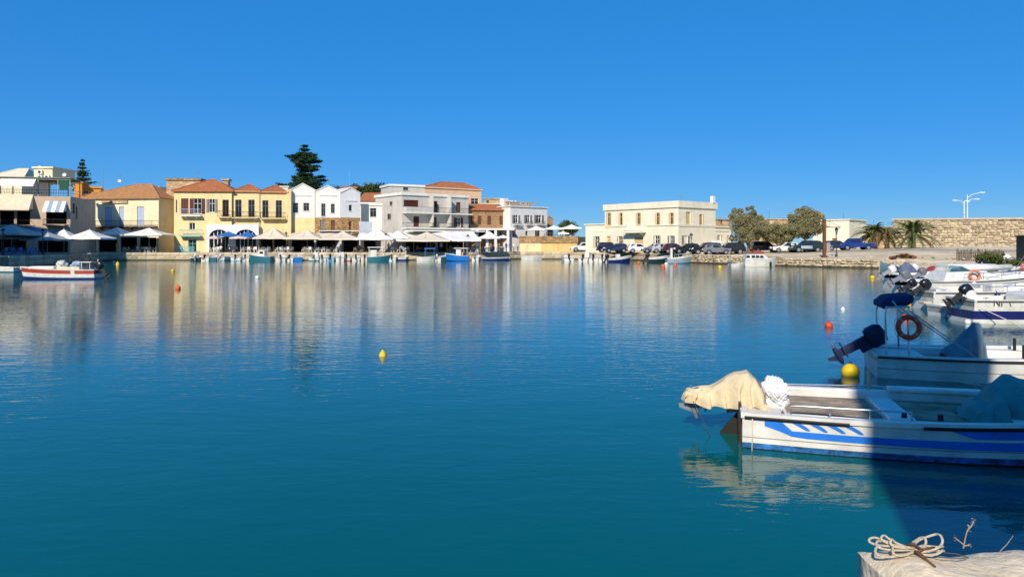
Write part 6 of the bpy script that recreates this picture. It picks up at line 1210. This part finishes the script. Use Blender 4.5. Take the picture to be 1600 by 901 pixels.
cb = Boat('canopy_boat', 'white and teal boat with white flat canopy beside the lantern post', (gx(573, 117), 117.6), R(4), 3.4, 1.7, .7, 1.0, [(0, 1, 'teal')], deck=.5, group=grp); 
g = MB(); [g.tube([(x, y, .5), (x, y, 2.1)], .04, 5) for x in (.3, 2.5) for y in (-.6, .6)]; g.build('canopy_post', WHITEP, cb.root); cb.boxp('canopy', WHITEP, (.1, -.75, 2.1, 2.75, .75, 2.22), bevel=.03); cb.boxp('cabin', GELW, (.5, -.5, .5, 1.5, .5, 1.75), bevel=.05)
lw = Boat('white_launch', 'white launch with low canopy frame below the beige pyramid canopy', (gx(651, 117.5), 118), R(2), 2.6, 1.4, .6, .85, W2, deck=.4, group=grp); lw.boxp('blue_canopy', PB['bright'], (1.2, -.6, 1.9, 2.9, .6, 2.05)); g = MB(); [g.tube([(x, y, .4), (x, y, 1.9)], .03, 5) for x in (1.3, 2.7) for y in (-.5, .5)]; g.build('canopy_post', PB['bright'], lw.root)
fb = Boat('blue_fishing_boat', 'bright blue wooden fishing boat with white canopy below the long cream awning', (gx(732.5, 118), 118.4), R(176), 3.5, 1.9, .85, 1.25, [(0, .25, 'navy'), (.25, 1, 'bright')], deck=.6, group=grp); fb.boxp('wheelhouse', GELW, (1.2, -.55, .6, 2.0, .55, 1.9), bevel=.05); fb.boxp('canopy', WHITEP, (.1, -.8, 1.95, 2.3, .8, 2.06), bevel=.03); g = MB(); [g.tube([(.2, y, .6), (.2, y, 1.95)], .035, 5) for y in (-.7, .7)]; g.build('canopy_post', WHITEP, fb.root); fb.boxp('net_pile', mat('dark_net', (.04, .035, .05), .95, .3, 6), (.2, -.5, .6, .9, .5, 1.4), bevel=.15); fb.boxp('bow_locker', PB['sky'], (2.3, -.5, .8, 2.9, .5, 1.15), bevel=.05)
rw = Boat('navy_rowboat', 'long low navy rowing boat beside the quay before the brown house', (gx(753, 120), 121.5), R(2), 4.2, 1.4, .45, .55, [(0, .75, 'navy'), (.75, 1, 'grey')], deck=.2, group=grp)
ww = Boat('white_rowboat', 'white open boat lying below the ochre wall', (gx(815, 124), 126.5), R(0), 3.3, 1.4, .6, .7, W2, deck=.3, group=grp)
nl = Boat('navy_launch', 'launch with navy hull and white top before the ivory wing', (gx(950, 108), 108.5), R(4), 3.2, 1.8, .6, 1.05, [(0, .72, 'navy'), (.72, 1, 'white')], deck=.4, group=grp); nl.outboard(0, 25, 'black', 1.2); nl.boxp('console', GELW, (1.2, -.4, .4, 1.8, .4, 1.2), bevel=.05)
dg_ = Boat('dark_green_boat', 'dark green boat with white topsides before the parked pale cars', (gx(1013, 106), 106.5), R(2), 2.9, 1.7, .75, 1.05, [(0, .75, 'green'), (.75, 1, 'white')], deck=.5, group=grp); dg_.outboard(0, 35, 'black', 1.2)
gb = Boat('grey_sailboat', 'grey-blue boat with white mast stump before the parked black cars', (gx(1041, 103), 103), R(0), 3.2, 1.8, .75, 1.1, [(0, .3, 'teal'), (.3, .85, 'grey'), (.85, 1, 'white')], deck=.55, group=grp); gb.boxp('mast_box', GELW, (.55, -.2, .5, .85, .2, 2.1), bevel=.03); gb.rail(.3, .98, .45, -1, 4, .05, .02, m=WHITEP)
cc = Boat('cabin_cruiser', 'white cabin cruiser with red canopy moored at the mole', (gx(1162, 88.5), 88.5), R(-2), 3.6, 1.8, .85, 1.0, [(0, .25, 'cream'), (.25, 1, 'white')], deck=.8, group=grp, full=.6)
g = MB(); g.add([(.1, -.78, .86), (2.75, -.7, .95), (2.75, .7, .95), (.1, .78, .86), (.15, -.7, 1.42), (2.2, -.62, 1.48), (2.2, .62, 1.48), (.15, .7, 1.42)], [(0, 1, 5, 4), (1, 2, 6, 5), (2, 3, 7, 6), (3, 0, 4, 7), (4, 5, 6, 7)]); g.build('cabin', GELW, cc.root, bevel=.05)
for x in (.12, .72, 1.22, 1.7):
    g = MB(); g.add([(x, -.80, 1.05), (x+.42, -.785, 1.06), (x+.38, -.735, 1.32), (x, -.745, 1.32)], [(0, 1, 2, 3)]); g.build('cabin_window', CGL, cc.root)
g = MB(); g.add([(.9, -.6, 1.95), (2.2, -.6, 1.78), (2.2, .6, 1.78), (.9, .6, 1.95), (.9, -.62, 1.75), (2.25, -.62, 1.5), (2.25, .62, 1.5), (.9, .62, 1.75)], [(0, 1, 2, 3), (0, 1, 5, 4), (2, 3, 7, 6), (1, 2, 6, 5)]); g.build('red_canopy', PB['red'], cc.root); g = MB(); [g.tube([(x, y, 1.42), (x, y, 1.85)], .02, 5) for x in (.75, 1.4, 2.1) for y in (-.58, .58)]; g.build('canopy_post', CHROME, cc.root)
g = MB(); g.lathe([(.05, -.2), (.13, -.15), (.13, .25), (.05, .3)], 10, (2.95, -.72, .3)); g.build('fender', RUBBER, cc.root, smooth=True)
di = Boat('small_dinghy', 'little white dinghy with blue-grey motor cover beside the cabin cruiser', (gx(1141, 88), 88), R(2), 1.5, 1.0, .32, .4, W2, deck=.15, group=grp); di.outboard(0, 20, 'grey', .9)
# mooring lines across the right water
rope('pale mooring line trailing from the shaded motorboat', [B2.w(1.2, -.95, .05), B2.w(2.6, -1.9, -.02)], .012)
rope('white mooring line off the navy-striped boat', [B3.w(.1, -.95, .55), B3.w(1.1, -1.5, -.02)], .015)

# ---------------------------------------------------------------- buoys
def buoy(label, px, py, r, m, kind='ball'):
    d = H*F/(py-YH); x = gx(px, d); root = thing('mooring_buoy', label, 'buoy', (x, d, 0), random.uniform(0, 6), 'mooring buoys'); g = MB()
    if kind == 'ball': g.lathe([(r*math.sin(math.pi*k/12)*(1 if k else 0), -r*math.cos(math.pi*k/12)+r*.45) for k in range(13)], 18)
    else: g.lathe([(.0, -r), (r*.9, -.5*r), (r, .2*r), (r*.72, .9*r), (r*.3, 1.35*r), (r*.12, 1.7*r), (0, 1.75*r)], 16)
    g.build('float', m, root, smooth=True); t = MB(); t.grid(lambda u, v: ((.35*r+.1*r*math.cos(2*math.pi*v))*math.cos(2*math.pi*u)*.5, .1*r*math.sin(2*math.pi*v), (1.45*r if kind == 'ball' else 1.75*r)+(.35*r+.1*r*math.cos(2*math.pi*v))*math.sin(2*math.pi*u)*.5), 12, 6); t.build('eye', RUBBER, root, smooth=True)
BY = mat('yellow_buoy', (.78, .50, .01), .5, .1, 4); BO = mat('orange_buoy', (.75, .13, .03), .5, .1, 4); BWt = mat('white_buoy', (.75, .74, .72), .5, .1, 4); BR = mat('red_buoy', (.60, .07, .02), .5, .1, 4)
for a_ in [('yellow pear-shaped buoy in the middle of the harbour', 598, 556, .09, BY, 'pear'), ('orange ball buoy on the left open water', 278, 452, .16, BO, 'ball'), ('tiny white buoy right of the orange one', 402, 435, .16, BWt, 'ball'), ('red ball buoy left of the shaded motorboat', 1295, 511, .125, BR, 'ball'), ('white cone buoy left of the right row of boats', 1317, 484, .085, BWt, 'pear'), ('yellow buoy near the slipway', 1363, 435, .17, BY, 'ball'), ('big yellow buoy beside the motor of the shaded motorboat', 1329, 587, .17, BY, 'ball'), ('orange buoy right of the navy rolled canopy', 1416, 497, .13, BO, 'ball'), ('yellow buoy at the stern of the white open boat', 1419, 472, .16, BY, 'ball'), ('yellow buoy by the shaded quay, left', 184, 413, .24, BY, 'pear'), ('white buoy by the shaded quay, left', 178, 410, .18, BWt, 'ball'), ('small yellow buoy before the yellow corner house', 270, 424, .16, BY, 'ball'), ('orange buoy before the navy launch', 998, 412, .22, BO, 'ball'), ('orange buoy before the grey-blue boat', 1036, 417, .24, BO, 'ball'), ('white round buoy beside the orange one before the grey-blue boat', 1041, 414, .24, BWt, 'ball'), ('orange buoy right of the white round one', 1055, 415, .2, BO, 'ball'), ('yellow buoy below the mole edge', 1125, 419, .22, BY, 'ball'), ('small white buoy near the bow line of the navy-striped boat', 1512, 505, .1, BWt, 'ball')]: buoy(*a_)

# ---------------------------------------------------------------- foreground quay stone
FST = mat('sunlit_limestone', (.76, .62, .43), .95, .2, 9, .3, 26, spec=.1)
def stone_slab(x0, y0, x1, y1, z0, z1, m, name, seed, amp=.03, nu=34, nv=26):
    g = MB()
    def ed(t, s): return amp*1.3*noise.noise(Vector((t*9, s, seed)))
    def top(u, v):
        x = x0+(x1-x0)*u; y = y0+(y1-y0)*v; e_ = min(u, 1-u, v, 1-v); z = z1 + amp*noise.noise(Vector((x*2.5, y*2.5, seed)))*1.4 + amp*.6*noise.noise(Vector((x*9, y*9, seed))) - (.05*(1-min(1, e_/.06))**2)
        return (x+(ed(v, 1) if u in (0, 1) else 0), y+(ed(u*3, 2) if v in (0, 1) else 0), z)
    g.grid(top, nu, nv)
    per = [(i/nu, 0) for i in range(nu)] + [(1, j/nv) for j in range(nv)] + [(1-i/nu, 1) for i in range(nu)] + [(0, 1-j/nv) for j in range(nv)]
    def side(u, v):
        k = round(u*len(per)) % len(per); p = top(*per[k]); return (p[0]+.04*v*noise.noise(Vector((k*.3, v*3, seed))), p[1]+.05*v*noise.noise(Vector((k*.3, v*3, seed+5))), p[2]*(1-v)+z0*v)
    g.grid(side, len(per), 6); return g.build(name, m, smooth=True)
st = stone_slab(1.47, 1.0, 2.27, 3.17, -.6, 1.335, FST, 'quay_stone', 3); tag(st, 'sunlit rough limestone block at the bottom right corner', 'stone block')
tag(stone_slab(2.3, .6, 4.3, 2.95, -.6, 1.18, FST, 'side_stone', 9), 'darker stone block stepping down at the bottom right edge', 'stone block')
tag(stone_slab(-12, -26, 1.44, 1.9, -.6, 1.22, FST, 'near_quay', 5, .03, 60, 60), kind='structure'); tag(stone_slab(1.46, -26, 14, .55, -.6, 1.2, FST, 'near_quay_pavement', 6, .03, 50, 50), kind='structure')
# coil of mooring rope tied in a bow
RP = mat('white_mooring_rope', (.66, .56, .40), .9, .2, 30, .5, 160); RPB = mat('brown_binding_rope', (.20, .09, .045), .95, .3, 30, .5, 160)
kx, ky, kz = 1.63, 3.02, 1.35; rc = thing('mooring_rope', 'coiled white mooring rope bound with brown cord on the limestone block', 'rope', (kx, ky, kz)); rc.scale = (.55, .55, .5)
def loop(an, L, wd, lift, z0, tw):
    pts = []
    for i in range(41):
        t = 2*math.pi*i/40; al = L*(1-math.cos(t))/2; sd = wd*math.sin(t)*math.sin(t/2)**.6; z = z0+lift*math.sin(t/2)**2 + .018*math.sin(t*2+tw)*math.sin(t/2); al += .012*math.sin(3*t+tw)*math.sin(t/2)
        pts.append(Vector((al*math.cos(an)-sd*math.sin(an)*.8, al*math.sin(an)+sd*math.cos(an), max(.008, z+sd*tw*.25))))
    return pts
for (an, L, wd, lift, z0, tw) in [(2.9, .26, .07, .03, .02, .4), (3.25, .30, .08, .02, .012, -.3), (2.6, .22, .06, .05, .03, .6), (3.5, .20, .06, .03, .02, -.5), (3.05, .17, .05, .05, .035, .3), (.35, .26, .08, .08, .02, .9), (.1, .22, .06, .03, .02, -.4), (.75, .18, .05, .04, .03, .5), (2.75, .3, .05, .02, .04, .2), (-.2, .2, .06, .02, .015, .2)]:
    g = MB(); g.tube(loop(an, L, wd, lift, z0, tw), .0095, 8, cap=False); g.build('rope_loop', RP, rc, smooth=True)
g = MB(); g.tube([(-.02, -.05, .04), (.0, -.1, .03), (.01, -.15, .012), (.015, -.24, .008)], [.013, .015, .013, .012], 7); g.tube([(-.03, .04, .05), (0, 0, .075), (.03, -.05, .05), (-.02, -.06, .03)], .013, 7); g.tube([(.02, -.04, .05), (.1, .0, .03), (.2, .07, .02)], .012, 6); g.build('brown_binding', RPB, rc, smooth=True)
g = MB(); g.tube([(.05, -.02, .02), (.17, .0, .012), (.3, -.04, .012), (.34, -.1, .012), (.26, -.12, .012), (.12, -.09, .012)], .004, 5); g.build('loose_string', mat('dark_string', (.12, .09, .06), .9, .2, 20), rc, smooth=True)
def twig(label, p, segs, r=.006):
    g = MB()
    for s in segs: g.tube([Vector(q) for q in s], [r*.6, r*.5, r*.4][:len(s)] if len(s) <= 3 else [r]*len(s), 5)
    o = g.build('dry_twig', mat('dry_stalk', (.36, .29, .2), .95, .3, 30)); o.location = p; return tag(o, label, 'twig')
t1 = twig('dry forked plant stalk growing on the limestone block', (1.89, 3.12, 1.33), [[(0, 0, 0), (.01, 0, .05), (.02, 0, .09)], [(.02, 0, .09), (.045, .0, .12), (.055, 0, .145)], [(.0, 0, .02), (-.025, 0, .04), (-.045, 0, .055)], [(0, 0, .01), (.02, 0, .015), (.03, 0, .02)]])
g = MB(); [leaf(g, Vector(p)+Vector((random.gauss(0, .005), random.gauss(0, .005), random.gauss(0, .005))), .008) for p in ((.055, 0, .145), (.05, 0, .13), (.03, 0, .1), (-.045, 0, .055), (-.03, 0, .045), (.03, 0, .02)) for _ in range(5)]; tag(g.build('seed_head', mat('dry_stalk', 0), t1), kind='stuff'); t1.scale = (.8, .8, .8)
twig('thin dry straw leaning on the limestone block', (2.03, 3.1, 1.325), [[(0, 0, 0), (.03, 0, .03), (.055, 0, .065)]], .003)
it = [((random.uniform(1.95, 2.25), random.uniform(2.6, 3.1), 1.32), (.05*random.uniform(.5, 1.4), .05, .03), random.uniform(0, 6)) for _ in range(24)]
tag(rocks_joined('stone_crumbs', it, FST), 'loose crumbs of limestone on the block', 'stone crumbs', kind='stuff')

# ---------------------------------------------------------------- houses and tower out of frame whose shade falls into the picture
tw_ = thing('harbour_tower', 'tall stone harbour tower behind the camera on the right', 'tower', (1.6, -4.2, 1.2)); g = MB(); g.lathe([(1.75, 0), (1.62, 3), (1.58, 10.2), (1.75, 10.4), (1.75, 10.7), (0, 10.9)], 8); g.lathe([(1.24, 10.75), (1.2, 15.2)], 8, (.25, 0, 0)); g.build('shaft', PALEST, tw_); g = MB(); g.lathe([(1.2, 15.2), (1.35, 15.4), (1.35, 15.6), (0, 16.3)], 8, (.25, 0, 0)); g.build('cap', PALEST, tw_)
for k, (x0, y0, x1, y1, h) in enumerate([(-96, 62, -71, 87, 20.0), (-70.9, 66, -61.5, 86, 12.0), (-84, 14, -58, 58, 12.5)]):
    r_ = thing('quay_house', ['tall beige house on the left quay just out of frame', 'second beige house along the left quay toward the camera', 'third beige house along the left quay nearest the camera'][k], 'building', (x0, y0, DECK), 0, 'houses along the left quay')
    g = MB(); g.box(0, 0, 0, x1-x0, y1-y0, h-1); g.build('wall', BEIGE, r_); g = MB(); g.box(-.3, -.3, h-1, x1-x0+.3, y1-y0+.3, h-.6); g.build('roof', TILE2, r_)
